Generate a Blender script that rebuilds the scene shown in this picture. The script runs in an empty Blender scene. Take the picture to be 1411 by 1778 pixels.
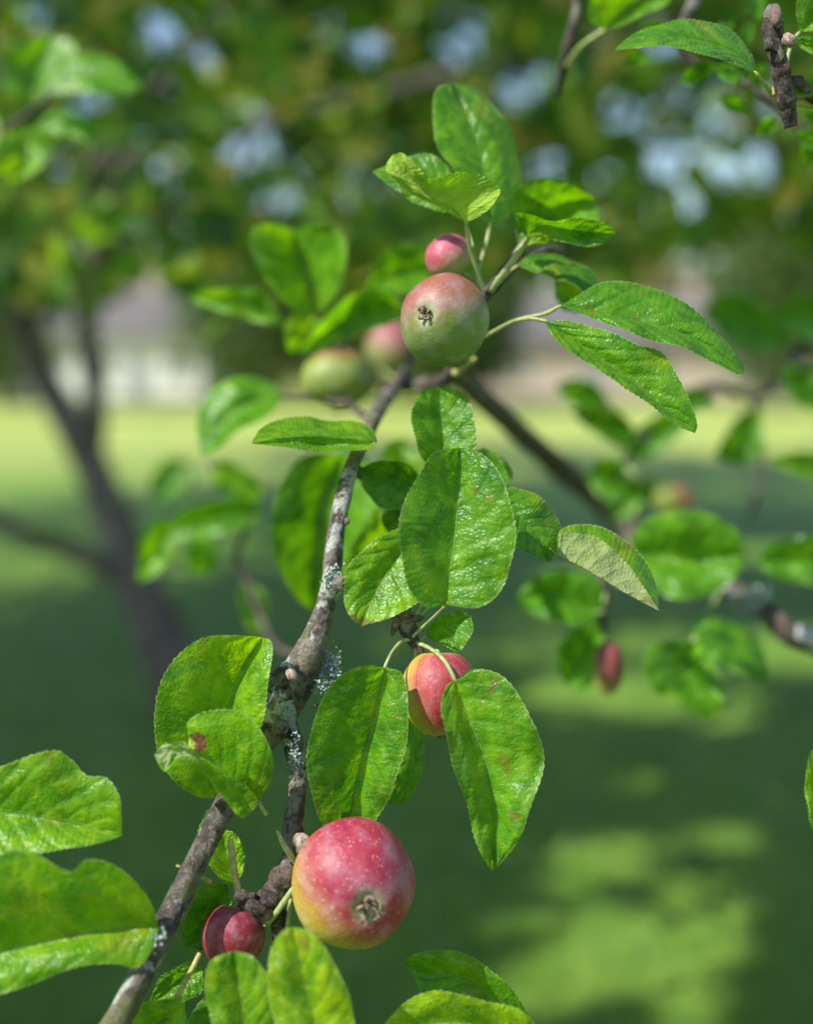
import bpy, math, random
import numpy as np
from mathutils import Vector
random.seed(7); RNG = np.random.default_rng(7)
R = math.radians
C = bpy.context.scene.collection
S = bpy.context.scene
# ------------------------------------------------------------------ camera
W, H, F = 1411., 1778., 1906.            # picture size of the reference and focal length, both in its pixels
PITCH = R(7.1); EYE = np.array([0., 0., 1.5])
cam = bpy.data.cameras.new('camera'); co = bpy.data.objects.new('camera', cam); C.objects.link(co)
co.location = EYE; co.rotation_euler = (R(90) - PITCH, 0, 0)
cam.sensor_fit = 'VERTICAL'; cam.sensor_height = 36; cam.lens = 36 * F / H
cam.clip_start = .02; cam.clip_end = 2000
cam.dof.use_dof = True; cam.dof.focus_distance = .662; cam.dof.aperture_fstop = 1.8
S.camera = co
# ------------------------------------------------------------------ sky, sun, exposure
SUN_EL, SUN_AZ = R(47), R(-120)          # azimuth from +Y clockwise: behind the camera, to the left
TOSUN = np.array([math.sin(SUN_AZ) * math.cos(SUN_EL), math.cos(SUN_AZ) * math.cos(SUN_EL), math.sin(SUN_EL)])
w = bpy.data.worlds.new('World'); S.world = w; w.use_nodes = True
nt = w.node_tree; sky = nt.nodes.new('ShaderNodeTexSky'); sky.sky_type = 'NISHITA'; sky.sun_disc = False
sky.sun_elevation = SUN_EL; sky.sun_rotation = SUN_AZ; sky.air_density = 1.3; sky.dust_density = .6; sky.ozone_density = 2.
nt.links.new(sky.outputs[0], nt.nodes['Background'].inputs[0]); nt.nodes['Background'].inputs[1].default_value = .11
sl = bpy.data.lights.new('sun', 'SUN'); sl.energy = 4.6; sl.angle = R(.5); sl.color = (1, .95, .86)
so = bpy.data.objects.new('sun', sl); C.objects.link(so)
so.rotation_euler = Vector(TOSUN).to_track_quat('Z', 'Y').to_euler(); so.location = (-4, -4, 12)
S.view_settings.view_transform = 'Standard'; S.view_settings.look = 'None'
S.view_settings.exposure = .7; S.view_settings.gamma = 1
S.render.engine = 'CYCLES'
S.cycles.max_bounces = 8; S.cycles.transparent_max_bounces = 4; S.cycles.diffuse_bounces = 3
# ------------------------------------------------------------------ geometry helpers
cp, sp = math.cos(PITCH), math.sin(PITCH)
FWD = np.array([0, cp, -sp]); UP = np.array([0, sp, cp]); RT = np.array([1., 0, 0])
def at(px, py, d):
    px, py, d = np.asarray(px, float), np.asarray(py, float), np.asarray(d, float)
    return (EYE + d[..., None] * FWD + (d * (px - W/2) / F)[..., None] * RT + (d * (H/2 - py) / F)[..., None] * UP)
def far(d):
    """distance in metres of the sprays measured behind the sharp ones"""
    d = np.asarray(d, float); return np.where(d < 1.6, d + 1.15 * np.maximum(0, d - .76), d)
def ground(px, py):
    v = FWD + (px - W/2) / F * RT + (H/2 - py) / F * UP
    return EYE + v * (-EYE[2] / v[2])
def cr(P, n):
    """Catmull-Rom through P, n samples evenly along its length"""
    P = np.asarray(P, float); Q = np.vstack([2*P[0]-P[1], P, 2*P[-1]-P[-2]]); out = []
    for i in range(1, len(Q) - 2):
        a, b, c, d = Q[i-1], Q[i], Q[i+1], Q[i+2]
        t = np.linspace(0, 1, 24, endpoint=False)[:, None]
        out.append(.5*((2*b) + (c-a)*t + (2*a-5*b+4*c-d)*t*t + (3*b-a-3*c+d)*t**3))
    out = np.vstack(out + [P[-1:]])
    k = min(2, P.shape[1])
    s = np.r_[0, np.cumsum(np.linalg.norm(np.diff(out[:, :max(k, 2)], axis=0), axis=1))]
    u = np.linspace(0, s[-1], n)
    return np.stack([np.interp(u, s, out[:, j]) for j in range(P.shape[1])], 1)
ORG = {}
def mesh(name, V, Fc, mat, parent=None, origin=None, uv=None, smooth=True, mi=None):
    V = np.asarray(V, float); o0 = np.asarray(origin if origin is not None else V.mean(0), float)
    me = bpy.data.meshes.new(name); me.from_pydata((V - o0).tolist(), [], [list(map(int, f)) for f in Fc])
    for m in (mat if isinstance(mat, (list, tuple)) else [mat]): me.materials.append(m)
    if smooth: me.polygons.foreach_set('use_smooth', [True] * len(me.polygons))
    if mi is not None: me.polygons.foreach_set('material_index', mi)
    if uv is not None:
        l = me.uv_layers.new(name='UVMap'); idx = np.empty(len(me.loops), int); me.loops.foreach_get('vertex_index', idx)
        l.data.foreach_set('uv', np.asarray(uv, float)[idx].ravel())
    me.update()
    o = bpy.data.objects.new(name, me); C.objects.link(o)
    if parent is not None:
        o.parent = parent; o.location = o0 - ORG[parent.name]
    else: o.location = o0
    ORG[o.name] = o0
    return o
def tag(o, label=None, cat=None, group=None, kind=None):
    if label: o['label'] = label
    if cat: o['category'] = cat
    if group: o['group'] = group
    if kind: o['kind'] = kind
    return o
def thing(name, loc, label, cat, group=None):
    o = bpy.data.objects.new(name, None); C.objects.link(o); o.location = loc; o.empty_display_size = .02
    ORG[o.name] = np.asarray(loc, float)
    return tag(o, label, cat, group)
class MB:
    def __init__(s): s.V, s.F, s.n, s.M = [], [], 0, []
    def add(s, V, Fc, m=0):
        s.V.append(np.asarray(V, float)); s.F += [[i + s.n for i in f] for f in Fc]; s.n += len(V); s.M += [m] * len(Fc)
    def box(s, c, h, m=0):
        c = np.array(c, float); h = np.array(h, float)
        V = [c + h * np.array([x, y, z]) for x in (-1, 1) for y in (-1, 1) for z in (-1, 1)]
        s.add(V, [(0,1,3,2),(4,6,7,5),(0,4,5,1),(2,3,7,6),(0,2,6,4),(1,5,7,3)], m)
    def tube(s, P, r, seg=10, m=0, rough=0, seed=0, cap=True):
        V, Fc = tube(P, r, seg, rough, seed, cap); s.add(V, Fc, m)
    def build(s, name, mat, parent=None, **k):
        return mesh(name, np.vstack(s.V), s.F, mat, parent, mi=s.M if isinstance(mat, (list, tuple)) else None, **k)
def tube(P, r, seg=10, rough=0., seed=0, cap=True):
    P = np.asarray(P, float); n = len(P); r = np.broadcast_to(np.asarray(r, float), (n,)).copy()
    T = np.gradient(P, axis=0); T /= np.linalg.norm(T, axis=1)[:, None] + 1e-12
    a = np.cross(T[0], [0.3, .2, 1.]); a /= np.linalg.norm(a); V = []
    rg = np.random.default_rng(abs(seed)); ph = rg.uniform(0, 6.28, 12); fr = rg.uniform(.3, 1, 12)
    th = np.arange(seg) / seg * 2 * math.pi
    for i in range(n):
        a = a - T[i] * a.dot(T[i]); a /= np.linalg.norm(a); b = np.cross(T[i], a)
        q = r[i] * np.ones(seg)
        if rough:
            q *= 1 + rough * (.5*np.sin(2*th + ph[0] + i*.31*fr[0]) + .4*np.sin(3*th + ph[1] - i*.47*fr[1]) + .35*np.sin(5*th + ph[2] + i*.9*fr[2])
                 + .5*math.sin(i*.83*fr[3] + ph[3]) + .3*math.sin(i*1.7*fr[4] + ph[4]) + .35*rg.uniform(-1, 1, seg))
        V.append(P[i] + np.outer(np.cos(th)*q, a) + np.outer(np.sin(th)*q, b))
    V = np.vstack(V)
    Fc = [(i*seg+j, i*seg+(j+1) % seg, (i+1)*seg+(j+1) % seg, (i+1)*seg+j) for i in range(n-1) for j in range(seg)]
    if cap: Fc += [tuple(range(seg))[::-1], tuple((n-1)*seg + j for j in range(seg))]
    return V, Fc
def ptube(pts, n=40, seg=10, rough=0., seed=0, sub=0):
    """tube through picture-measured points (px, py, distance m, radius px)"""
    Q = cr(pts, n); P = at(Q[:, 0], Q[:, 1], far(Q[:, 2])); return tube(P, np.maximum(Q[:, 3], .3) * far(Q[:, 2]) / F, seg, rough, seed)
# ------------------------------------------------------------------ materials
def mat(name):
    m = bpy.data.materials.new(name); m.use_nodes = True; t = m.node_tree; t.nodes.clear(); return m, NT(t)
class NT:
    def __init__(s, t): s.t = t
    def n(s, typ, _in=None, **k):
        x = s.t.nodes.new('ShaderNode' + typ)
        for a, b in k.items(): setattr(x, a, b)
        for a, b in (_in or {}).items():
            if isinstance(b, bpy.types.NodeSocket): s.t.links.new(b, x.inputs[a])
            else: x.inputs[a].default_value = b
        return x
    def math(s, op, a, b=0., c=0.): return s.n('Math', {0: a, 1: b, 2: c}, operation=op).outputs[0]
    def noise(s, vec, sc, det=3., rough=.55, dist=0.):
        return s.n('TexNoise', {'Vector': vec, 'Scale': sc, 'Detail': det, 'Roughness': rough, 'Distortion': dist}).outputs[0]
    def ramp(s, f, stops, interp='LINEAR'):
        x = s.n('ValToRGB', {0: f}); e = x.color_ramp.elements; x.color_ramp.interpolation = interp
        while len(e) < len(stops): e.new(.5)
        for q, (p, c) in zip(e, stops): q.position = p; q.color = (*c, 1) if len(c) == 3 else c
        return x.outputs[0]
    def sm(s, v, lo, hi):
        return s.n('MapRange', {0: v, 1: lo, 2: hi}, interpolation_type='SMOOTHSTEP').outputs[0]
    def mix(s, f, a, b, mode='MIX'):
        x = s.n('Mix', data_type='RGBA', blend_type=mode)
        for i, v in ((0, f), (6, a), (7, b)):
            if isinstance(v, bpy.types.NodeSocket): s.t.links.new(v, x.inputs[i])
            else: x.inputs[i].default_value = (*v, 1) if isinstance(v, tuple) and len(v) == 3 else v
        return x.outputs[2]
    def bump(s, h, st, dist, nrm=None):
        d = {'Height': h, 'Strength': st, 'Distance': dist}
        if nrm is not None: d['Normal'] = nrm
        return s.n('Bump', d).outputs[0]
    def out(s, sh): s.n('OutputMaterial', {0: sh})
def leaf_material(name, fine=True):
    m, t = mat(name)
    obj = t.n('TexCoord').outputs['Object']; uv = t.n('TexCoord').outputs['UV']
    info = t.n('ObjectInfo'); back = t.n('NewGeometry').outputs['Backfacing']
    sep = t.n('SeparateXYZ', {0: uv}); u, v = sep.outputs[0], sep.outputs[1]
    au = t.math('ABSOLUTE', u)
    loc = t.n('VectorMath', {0: obj, 1: info.outputs['Location']}, operation='ADD').outputs[0]
    big = t.noise(loc, 45., 3.); mid = t.noise(loc, 125., 3., .5, .4); fin = t.noise(loc, 900., 3., .6)
    base = t.ramp(big, [(.28, (.026, .118, .003)), (.5, (.060, .205, .004)), (.75, (.13, .31, .005))])
    base = t.mix(t.math('MULTIPLY', t.sm(mid, .40, .72), .42), base, (.20, .37, .002))
    base = t.mix(.8, base, info.outputs['Color'], 'MULTIPLY')
    # midrib, side veins, margin
    wob = t.math('MULTIPLY', t.math('SUBTRACT', big, .5), .9)
    ph = t.math('ADD', t.math('SUBTRACT', t.math('MULTIPLY', v, 8.), t.math('MULTIPLY', au, 1.9)), wob)
    ph = t.math('ADD', ph, t.math('MULTIPLY', t.math('SIGN', u), .23))
    tri = t.math('PINGPONG', ph, .5)                       # 0 on a vein, .5 between two
    vein = t.math('SUBTRACT', 1., t.sm(tri, .02, .06))
    vein = t.math('MULTIPLY', vein, t.math('SUBTRACT', 1., t.sm(au, .55, .95)))
    rib = t.math('SUBTRACT', 1., t.sm(au, .006, .022)); marg = t.sm(au, .975, .99)
    vo = t.n('TexVoronoi', {'Vector': loc, 'Scale': 420.}, feature='DISTANCE_TO_EDGE').outputs[0]
    net = t.math('SUBTRACT', 1., t.sm(vo, 0., .14))
    top = t.mix(t.math('MULTIPLY', vein, .6), base, (.13, .30, .045))
    top = t.mix(t.math('MULTIPLY', net, .13), top, (.10, .25, .03))
    top = t.mix(t.math('MULTIPLY', rib, .75), top, (.20, .34, .09))
    top = t.mix(t.math('MULTIPLY', marg, .85), top, (.34, .46, .16))
    # brown blemishes, few and small
    sp1 = t.sm(t.noise(loc, 62., 2., .7), .665, .70)
    top = t.mix(t.math('MULTIPLY', sp1, .6), top, (.20, .13, .02))
    sc_ = t.sm(t.math('ADD', v, t.math('MULTIPLY', t.math('SUBTRACT', t.noise(loc, 140., 3., .7), .5), .22)), t.math('ADD', .86, t.math('MULTIPLY', info.outputs['Alpha'], .3)), t.math('ADD', .89, t.math('MULTIPLY', info.outputs['Alpha'], .3)))
    top = t.mix(t.math('MULTIPLY', sc_, .85), top, (.12, .055, .02))
    sp2 = t.sm(t.noise(loc, 24., 2., .5), .62, .72)
    top = t.mix(t.math('MULTIPLY', sp2, .5), top, (.26, .30, .015))
    under = t.mix(t.math('MULTIPLY', t.math('MAXIMUM', vein, rib), .7), t.mix(.25, (.30, .33, .19), t.mix(1., base, (2.2, 2., 3., 1), 'MULTIPLY')), (.42, .45, .29))
    under = t.mix(t.math('MULTIPLY', net, .25), under, (.22, .28, .13))
    under = t.mix(t.math('MULTIPLY', sp1, .5), under, (.20, .13, .05))
    under = t.mix(1., under, info.outputs['Color'], 'MULTIPLY')
    col = t.mix(back, top, under)
    quilt = t.sm(tri, 0., .32)
    hgt = t.math('ADD', t.math('MULTIPLY', quilt, .48), t.math('ADD', t.math('MULTIPLY', t.sm(vo, 0., .4), .22 if fine else 0.), t.math('ADD', t.math('MULTIPLY', mid, 1.9), t.math('MULTIPLY', fin, .10 if fine else 0.))))
    hgt = t.math('SUBTRACT', hgt, t.math('MULTIPLY', rib, .7))
    nrm = t.bump(hgt, .85, .0011)
    rgh = t.math('ADD', t.math('MULTIPLY', back, .35), t.math('ADD', .22, t.math('MULTIPLY', mid, .24)))
    p = t.n('BsdfPrincipled', {'Base Color': col, 'Roughness': rgh, 'Normal': nrm, 'Specular IOR Level': .5, 'IOR': 1.45,
            'Sheen Weight': .04, 'Sheen Roughness': .5}).outputs[0]
    tc = t.mix(1., t.mix(t.math('MULTIPLY', vein, .4), t.mix(1., base, (3.2, 2.7, .7, 1), 'MULTIPLY'), (.12, .3, .01)), (1., 1., 1., 1), 'MULTIPLY')
    tr = t.n('BsdfTranslucent', {'Color': tc, 'Normal': nrm}).outputs[0]
    t.out(t.n('MixShader', {0: .38, 1: p, 2: tr}).outputs[0]); return m
def crown_material(name, stops, trans=.35, rough=.45):
    m, t = mat(name); rnd = t.n('NewGeometry').outputs['Random Per Island']
    c = t.ramp(rnd, stops); c2 = t.mix(1., c, (1.7, 1.9, .7, 1), 'MULTIPLY')
    p = t.n('BsdfPrincipled', {'Base Color': c, 'Roughness': rough}).outputs[0]
    t.out(t.n('MixShader', {0: trans, 1: p, 2: t.n('BsdfTranslucent', {'Color': c2}).outputs[0]}).outputs[0]); return m
def bark_material(name, dark, light, sc=1., moss=.3, lich=.35):
    m, t = mat(name); o = t.n('TexCoord').outputs['Object']
    a = t.noise(o, 70*sc, 5., .65, .3); b = t.noise(o, 260*sc, 4., .7); c = t.noise(o, 700*sc, 3., .7); g = t.noise(o, 38*sc, 3.)
    col = t.mix(t.sm(a, .36, .62), dark, light)
    col = t.mix(t.math('MULTIPLY', t.sm(b, .50, .60), .7), col, tuple(x*.35 for x in dark))
    col = t.mix(t.math('MULTIPLY', t.sm(g, .52, .62), moss), col, (.115, .125, .022))
    l = t.math('MULTIPLY', t.sm(t.noise(o, 55*sc, 4., .6, .6), .55, .60), t.sm(c, .36, .48))
    col = t.mix(t.math('MULTIPLY', l, lich), col, (.42, .44, .42))
    vo = t.n('TexVoronoi', {'Vector': o, 'Scale': 500*sc}).outputs[0]
    col = t.mix(t.math('MULTIPLY', t.math('SUBTRACT', 1., t.sm(vo, .12, .2)), .5), col, (.36, .34, .29))
    h = t.math('ADD', t.math('MULTIPLY', a, 1.), t.math('ADD', t.math('MULTIPLY', b, .9), t.math('MULTIPLY', c, .4)))
    p = t.n('BsdfPrincipled', {'Base Color': col, 'Roughness': .8, 'Normal': t.bump(h, 1., .0016/sc)}).outputs[0]
    t.out(p); return m
def simple(name, col, rough=.7, var=.15, sc=300., bump=.0003, col2=None, spec=.4):
    m, t = mat(name); o = t.n('TexCoord').outputs['Object']; n = t.noise(o, sc, 4., .6)
    c = t.mix(t.sm(n, .3, .7), tuple(x*(1-var) for x in col), col2 or tuple(min(1, x*(1+var)) for x in col))
    t.out(t.n('BsdfPrincipled', {'Base Color': c, 'Roughness': rough, 'Specular IOR Level': spec, 'Normal': t.bump(n, .6, bump)}).outputs[0]); return m
def apple_material(*a, **k): return lambda q: _apple_material(q, *a, **k)
def _apple_material(q, name, ground_col, red, dark, bdir, thr, soft=.35, bloom=.1, rad=.035, dots=.7, pole=None):
    """skin: greenish ground colour overlaid with streaky red on the side that ripened in the sun (direction bdir, own axes)"""
    m, t = mat(name); o = t.n('TexCoord').outputs['Object']
    dn = t.n('VectorMath', {0: o}, operation='NORMALIZE').outputs[0]
    bd = q.inverted() @ Vector(bdir[0] * RT + bdir[1] * UP - bdir[2] * FWD).normalized()
    d = t.n('VectorMath', {0: dn, 1: tuple(bd)}, operation='DOT_PRODUCT').outputs['Value']
    s = t.n('SeparateXYZ', {0: o})
    ang = t.n('Math', {0: s.outputs[1], 1: s.outputs[0]}, operation='ARCTAN2').outputs[0]
    st = t.n('CombineXYZ', {0: t.math('SINE', ang), 1: t.math('COSINE', ang), 2: t.math('MULTIPLY', s.outputs[2], 3.)}).outputs[0]
    stre = t.noise(st, 9., 4., .65); blo = t.noise(o, 1.6 / rad, 3.); mo = t.noise(o, 9 / rad, 4., .6)
    e = t.math('ADD', d, t.math('ADD', t.math('MULTIPLY', t.math('SUBTRACT', stre, .5), .5), t.math('MULTIPLY', t.math('SUBTRACT', blo, .5), .4)))
    f = t.sm(e, thr - soft, thr + soft)
    gc = t.mix(mo, tuple(x*.8 for x in ground_col), tuple(min(1, x*1.15) for x in ground_col))
    rc = t.mix(t.sm(t.math('ADD', t.math('MULTIPLY', stre, .5), t.math('MULTIPLY', mo, .5)), .33, .68), red, dark)
    col = t.mix(f, gc, rc)
    # russet and green halo round the calyx (own -Z) and the stalk cavity
    zz = t.n('SeparateXYZ', {0: dn}).outputs[2]
    hal = t.math('ADD', zz, t.math('MULTIPLY', t.math('SUBTRACT', mo, .5), .10))
    col = t.mix(t.math('MULTIPLY', t.math('SUBTRACT', 1., t.sm(hal, -.985, -.93)), .85), col, (.26, .30, .13))
    col = t.mix(t.math('MULTIPLY', t.sm(hal, .80, .97), .8), col, (.40, .42, .07))
    vo = t.n('TexVoronoi', {'Vector': o, 'Scale': 15. / rad, 'Randomness': 1.}); vr = t.n('SeparateColor', {0: vo.outputs['Color']}).outputs[0]
    dot = t.math('MULTIPLY', t.math('SUBTRACT', 1., t.sm(vo.outputs['Distance'], .10, .22)), t.sm(vr, .15, .6))
    col = t.mix(t.math('MULTIPLY', dot, dots), col, (.72, .60, .50))
    col = t.mix(t.math('MULTIPLY', t.sm(t.noise(o, 2.4 / rad, 3.), .4, .7), bloom), col, (.50, .42, .52))
    h = t.math('ADD', t.math('MULTIPLY', t.noise(o, 60 / rad, 2.), .3), mo)
    p = t.n('BsdfPrincipled', {'Base Color': col, 'Roughness': t.math('ADD', .38, t.math('MULTIPLY', mo, .2)), 'Subsurface Weight': .12,
        'Subsurface Radius': (.006, .003, .0015), 'Subsurface Scale': 1., 'Normal': t.bump(h, .6, .0009), 'Coat Weight': .06, 'Coat Roughness': .3}).outputs[0]
    t.out(p); return m
LEAF = leaf_material('apple_leaf'); LEAFB = leaf_material('apple_leaf_soft', False)
STALK = simple('green_stalk', (.25, .33, .10), .6, .25, 260., .0003, (.36, .40, .17))
STALKY = simple('yellow_stalk', (.36, .33, .10), .6, .25, 260., .0003, (.45, .42, .16))
BARK = bark_material('apple_bark', (.038, .031, .025), (.175, .15, .125), 1., .6, .7)
BARKD = bark_material('spur_bark', (.024, .018, .016), (.105, .072, .06), 1.2, .15, .25)
BARKT = bark_material('trunk_bark', (.095, .075, .068), (.20, .165, .15), .12, .2, .2)
LICH = simple('pale_lichen', (.22, .30, .27), .95, .35, 900., .0008, (.42, .50, .47), .1)
BUD = simple('bud_scale', (.17, .115, .09), .85, .45, 500., .0012, (.42, .32, .26))
CALY = simple('calyx_brown', (.13, .09, .06), .9, .5, 900., .0006, (.36, .29, .21))
# ------------------------------------------------------------------ leaves
def leaf(par, M, A, B, d, d1=None, mA=-.8, mB=-.8, bulge=.25, tint=(1, 1, 1), top='B', stalk=None, sr=3.4, teeth=2.3, scorch=0.,
         n=None, soft=False, wave=.18, label=None, seed=None, curl=0.):
    """A leaf blade lofted between its midrib M and its two margins A and B (all from stalk end to tip),
    d .. d1 its distance at stalk and tip, mA / mB how far each margin stands in front (-) of the midrib, in cm."""
    d1 = d if d1 is None else d1
    seed = int(abs(M[0][0]) * 7 + abs(M[0][1]) * 13) if seed is None else seed
    rg = np.random.default_rng(seed)
    n = n or (44 if soft else 132); k = 6 if soft else 13
    m = cr(M, n); a = cr([M[0]] + list(A) + [M[-1]], n); b = cr([M[0]] + list(B) + [M[-1]], n)
    t = np.linspace(0, 1, n); env = np.sin(math.pi * np.clip(t, 0, 1)) ** .6
    L = np.linalg.norm(np.diff(m, axis=0), axis=1).sum()
    if teeth and not soft:
        saw = ((np.arange(n) / 4.) % 1.) ; saw = np.where(saw < .7, saw / .7, (1 - saw) / .3)
        for e in (a, b):
            dv = e - m; q = dv / (np.linalg.norm(dv, axis=1)[:, None] + 1e-6)
            e += q * (saw * teeth * env + rg.normal(0, .35, n) * env)[:, None]
            e += q * (1.6 * np.sin(t * rg.uniform(14, 24) + rg.uniform(0, 6)) * env)[:, None]
    dm = d + (d1 - d) * t + curl * .01 * t * t
    s = np.linspace(0, 1, k + 1)
    ph = rg.uniform(0, 6.28, 8); V = []; UV = []
    cols = [(a, mA, -1, si) for si in s[::-1]] + [(b, mB, 1, si) for si in s[1:]]
    for e, me_, sg, si in cols:
        px = m[:, 0] + (e[:, 0] - m[:, 0]) * si; py = m[:, 1] + (e[:, 1] - m[:, 1]) * si
        dd = me_ * 1.8 * env * (si ** 1.25) - bulge * env * math.sin(math.pi * si)
        # side-vein quilting and a slow ripple that grows towards the margin
        q = np.abs(((t * 8. - si * 1.9 + .23 * sg) % 1.) - .5) * 2
        dd = dd + .014 * q * env * math.sin(math.pi * min(si * 1.05, 1)) * (1 if not soft else .5)
        dd = dd + wave * si * (np.sin(t * 9 + ph[0] + sg) + .6 * np.sin(t * 17 + ph[1] * sg) + .3 * np.sin(t * 31 + ph[2] * sg) * si) * env
        dd = dd + wave * .35 * np.sin(t * 13 + si * 5 * sg + ph[3]) * np.sin(si * 7 + t * 6 + ph[4]) * env
        V.append(at(px, py, far(dm + dd * .01))); UV.append(np.stack([np.full(n, sg * si), t], 1))
    c = len(cols); V = np.stack(V, 1).reshape(-1, 3); UV = np.stack(UV, 1).reshape(-1, 2)
    Fc = [(i*c+j, i*c+j+1, (i+1)*c+j+1, (i+1)*c+j) for i in range(n-1) for j in range(c-1)]
    i = n // 2; j = c * 3 // 4 if top[0] == 'B' else c // 4; p0, p1, p3 = V[i*c+j], V[i*c+j+1], V[(i+1)*c+j]
    nr = np.cross(p1 - p0, p3 - p0); facing = nr.dot(EYE - p0) > 0
    if facing != (len(top) == 1): Fc = [f[::-1] for f in Fc]     # 'B' / 'A': that half shows its upper face; 'B-' / 'A-': its underside
    o = mesh('leaf', V, Fc, LEAFB if soft else LEAF, par, origin=V[c // 2], uv=UV)
    o.color = (*tint, 1 - scorch)
    if label: o['label'] = label
    if stalk:
        st = [(M[0][0], M[0][1], d)] + [p if len(p) == 3 else (*p, d) for p in stalk]
        e0 = m[min(3, n - 1)]; st = [(2*st[0][0] - e0[0], 2*st[0][1] - e0[1], d)] if 0 else [(e0[0], e0[1], d)] + st
        q = cr(st, 16); P = at(q[:, 0], q[:, 1], far(q[:, 2])); r = sr * far(d) / F * (1 - .15 * np.sin(np.linspace(0, math.pi, 16))); r[0] *= .3; r[1] *= .6
        VV, FF = tube(P, r, 8, .06, seed); mesh('leaf_stalk', VV, FF, STALK, o)
    return o
# tints: the leaf's own pigment, from dark old green to young yellow green
DK = (.62, .72, .8); MD = (.95, .95, .95); YG = (1.7, 1.35, .8); LY = (2.5, 1.55, .7); BL = (.8, .95, 1.5)
# ------------------------------------------------------------------ apples
def apple(px, py, d, rx, ry, caly, label, material, group='small ripening apples on the branches', stalk_to=None, seed=1,
          basin=.16, soft=False, long=1.0, sr=3.2, cal=1., stalk_mat=None):
    """caly: direction of the blossom end in picture axes (right, up, towards viewer)"""
    rg = np.random.default_rng(seed); d = float(far(d)); cen = at(px, py, d); R0 = rx * d / F; R1 = ry * d / F
    ax = caly[0] * RT + caly[1] * UP - caly[2] * FWD; ax = -ax / np.linalg.norm(ax)     # own +Z = stalk end
    nu, nv = (48, 40) if soft else (96, 80)
    V = []
    for i in range(nv + 1):
        a = math.pi * i / nv                     # 0 = stalk end
        r = math.sin(a) * (1 + .05 * math.cos(a)); z = math.cos(a) * (.93 if a < math.pi/2 else .95) * long
        z -= .26 * math.exp(-(r / .26) ** 2) * (1 if a < math.pi/2 else 0)
        z += basin * math.exp(-(r / .20) ** 2) * (0 if a < math.pi/2 else 1)
        for j in range(nu):
            b = 2 * math.pi * j / nu
            lob = 1 + .018 * math.cos(5 * b + seed) * (1 if a > math.pi/2 else .4) * math.sin(a) + .012 * math.cos(2 * b + seed * 2)
            V.append((r * math.cos(b) * lob, r * math.sin(b) * lob, z * (1 + .02 * math.cos(b + seed))))
    V = np.array(V)
    Fc = [(i*nu+j, (i+1)*nu+j, (i+1)*nu+(j+1) % nu, i*nu+(j+1) % nu) for i in range(nv) for j in range(nu)]
    q = Vector(ax).to_track_quat('Z', 'Y')
    t = thing('apple', cen, label, 'apple', group)
    def place(V, Fc, name, mt, par, off=(0, 0, 0), **k):
        Vl = np.asarray(V) * R0; me = mesh(name, Vl, Fc, mt, par, origin=(0, 0, 0), **k)
        me.rotation_mode = 'QUATERNION'; me.location = (0, 0, 0); me.rotation_quaternion = q; ORG[me.name] = cen; return me
    sk = place(V, Fc, 'skin', material(q), t)
    if abs(R1 / R0 - 1) > .02: t.scale = (1, 1, R1 / R0)
    # calyx: withered sepals and stamens in the basin
    mb = MB(); zb = -.95 * long + basin + .015
    for i in range(5):
        b = i * 1.257 + rg.uniform(-.2, .2); e = rg.uniform(.09, .15) * cal
        P = [(.03*math.cos(b), .03*math.sin(b), zb), (.07*math.cos(b), .07*math.sin(b), zb - .05*cal), (e*math.cos(b+.3), e*math.sin(b+.3), zb - .10*cal - rg.uniform(0, .04)), (e*.7*math.cos(b+.9), e*.7*math.sin(b+.9), zb - .15*cal)]
        mb.tube(cr(P, 9), np.array([.02, .03, .035, .034, .03, .026, .02, .014, .004]) * 1.1, 6, rough=.2, seed=i)
    for i in range(9):
        b = rg.uniform(0, 6.3); e = rg.uniform(.01, .05)
        mb.tube([(e*math.cos(b), e*math.sin(b), zb), (e*1.5*math.cos(b), e*1.5*math.sin(b), zb - .08), (e*2.4*math.cos(b+.5), e*2.4*math.sin(b+.5), zb - .14*cal)], [.008, .008, .010], 5)
    place(np.vstack(mb.V), mb.F, 'calyx', CALY, t)
    if stalk_to:
        p0 = cen + ax * R0 * .55 * long; pts = [p0, cen + ax * R0 * 1.0 * long] + [at(p[0], p[1], far(p[2])) for p in stalk_to]
        P = cr(np.array(pts), 24)[:, :3]
        VV, FF = tube(P, sr * d / F, 8, .08, seed); o = mesh('stalk', VV, FF, stalk_mat or STALK, t)
        if t.scale[2] != 1: o.scale = (1, 1, R0 / R1); o.location = (o.location.x, o.location.y, o.location.z * R0 / R1)
    return t
# ------------------------------------------------------------------ wood
def lichen(par, px, py, d, spread, n, seed, size=5., flat=0.):
    """crust of small frilled lobes"""
    rg = np.random.default_rng(seed); mb = MB()
    for i in range(n):
        d = float(far(d)) if i == 0 else d; x, y = px + rg.normal(0, spread[0]), py + rg.normal(0, spread[1]); c = at(x, y, d - rg.uniform(0, .003) + flat * abs(x - px) / 1000)
        nr = rg.normal(0, 1, 3) - FWD * .8; nr /= np.linalg.norm(nr); a = np.cross(nr, [0, 0, 1.]); a /= np.linalg.norm(a); b = np.cross(nr, a)
        s = rg.uniform(.5, 1.2) * size * d / F; k = 9
        ring = [c + (a*math.cos(j/k*6.283) + b*math.sin(j/k*6.283)) * s * rg.uniform(.6, 1.15) + nr * s * rg.uniform(-.1, .55) for j in range(k)]
        mb.add([c - nr*s*.25] + ring, [(0, 1 + j, 1 + (j+1) % k) for j in range(k)])
    return mb.build('lichen', LICH, par)
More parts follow.
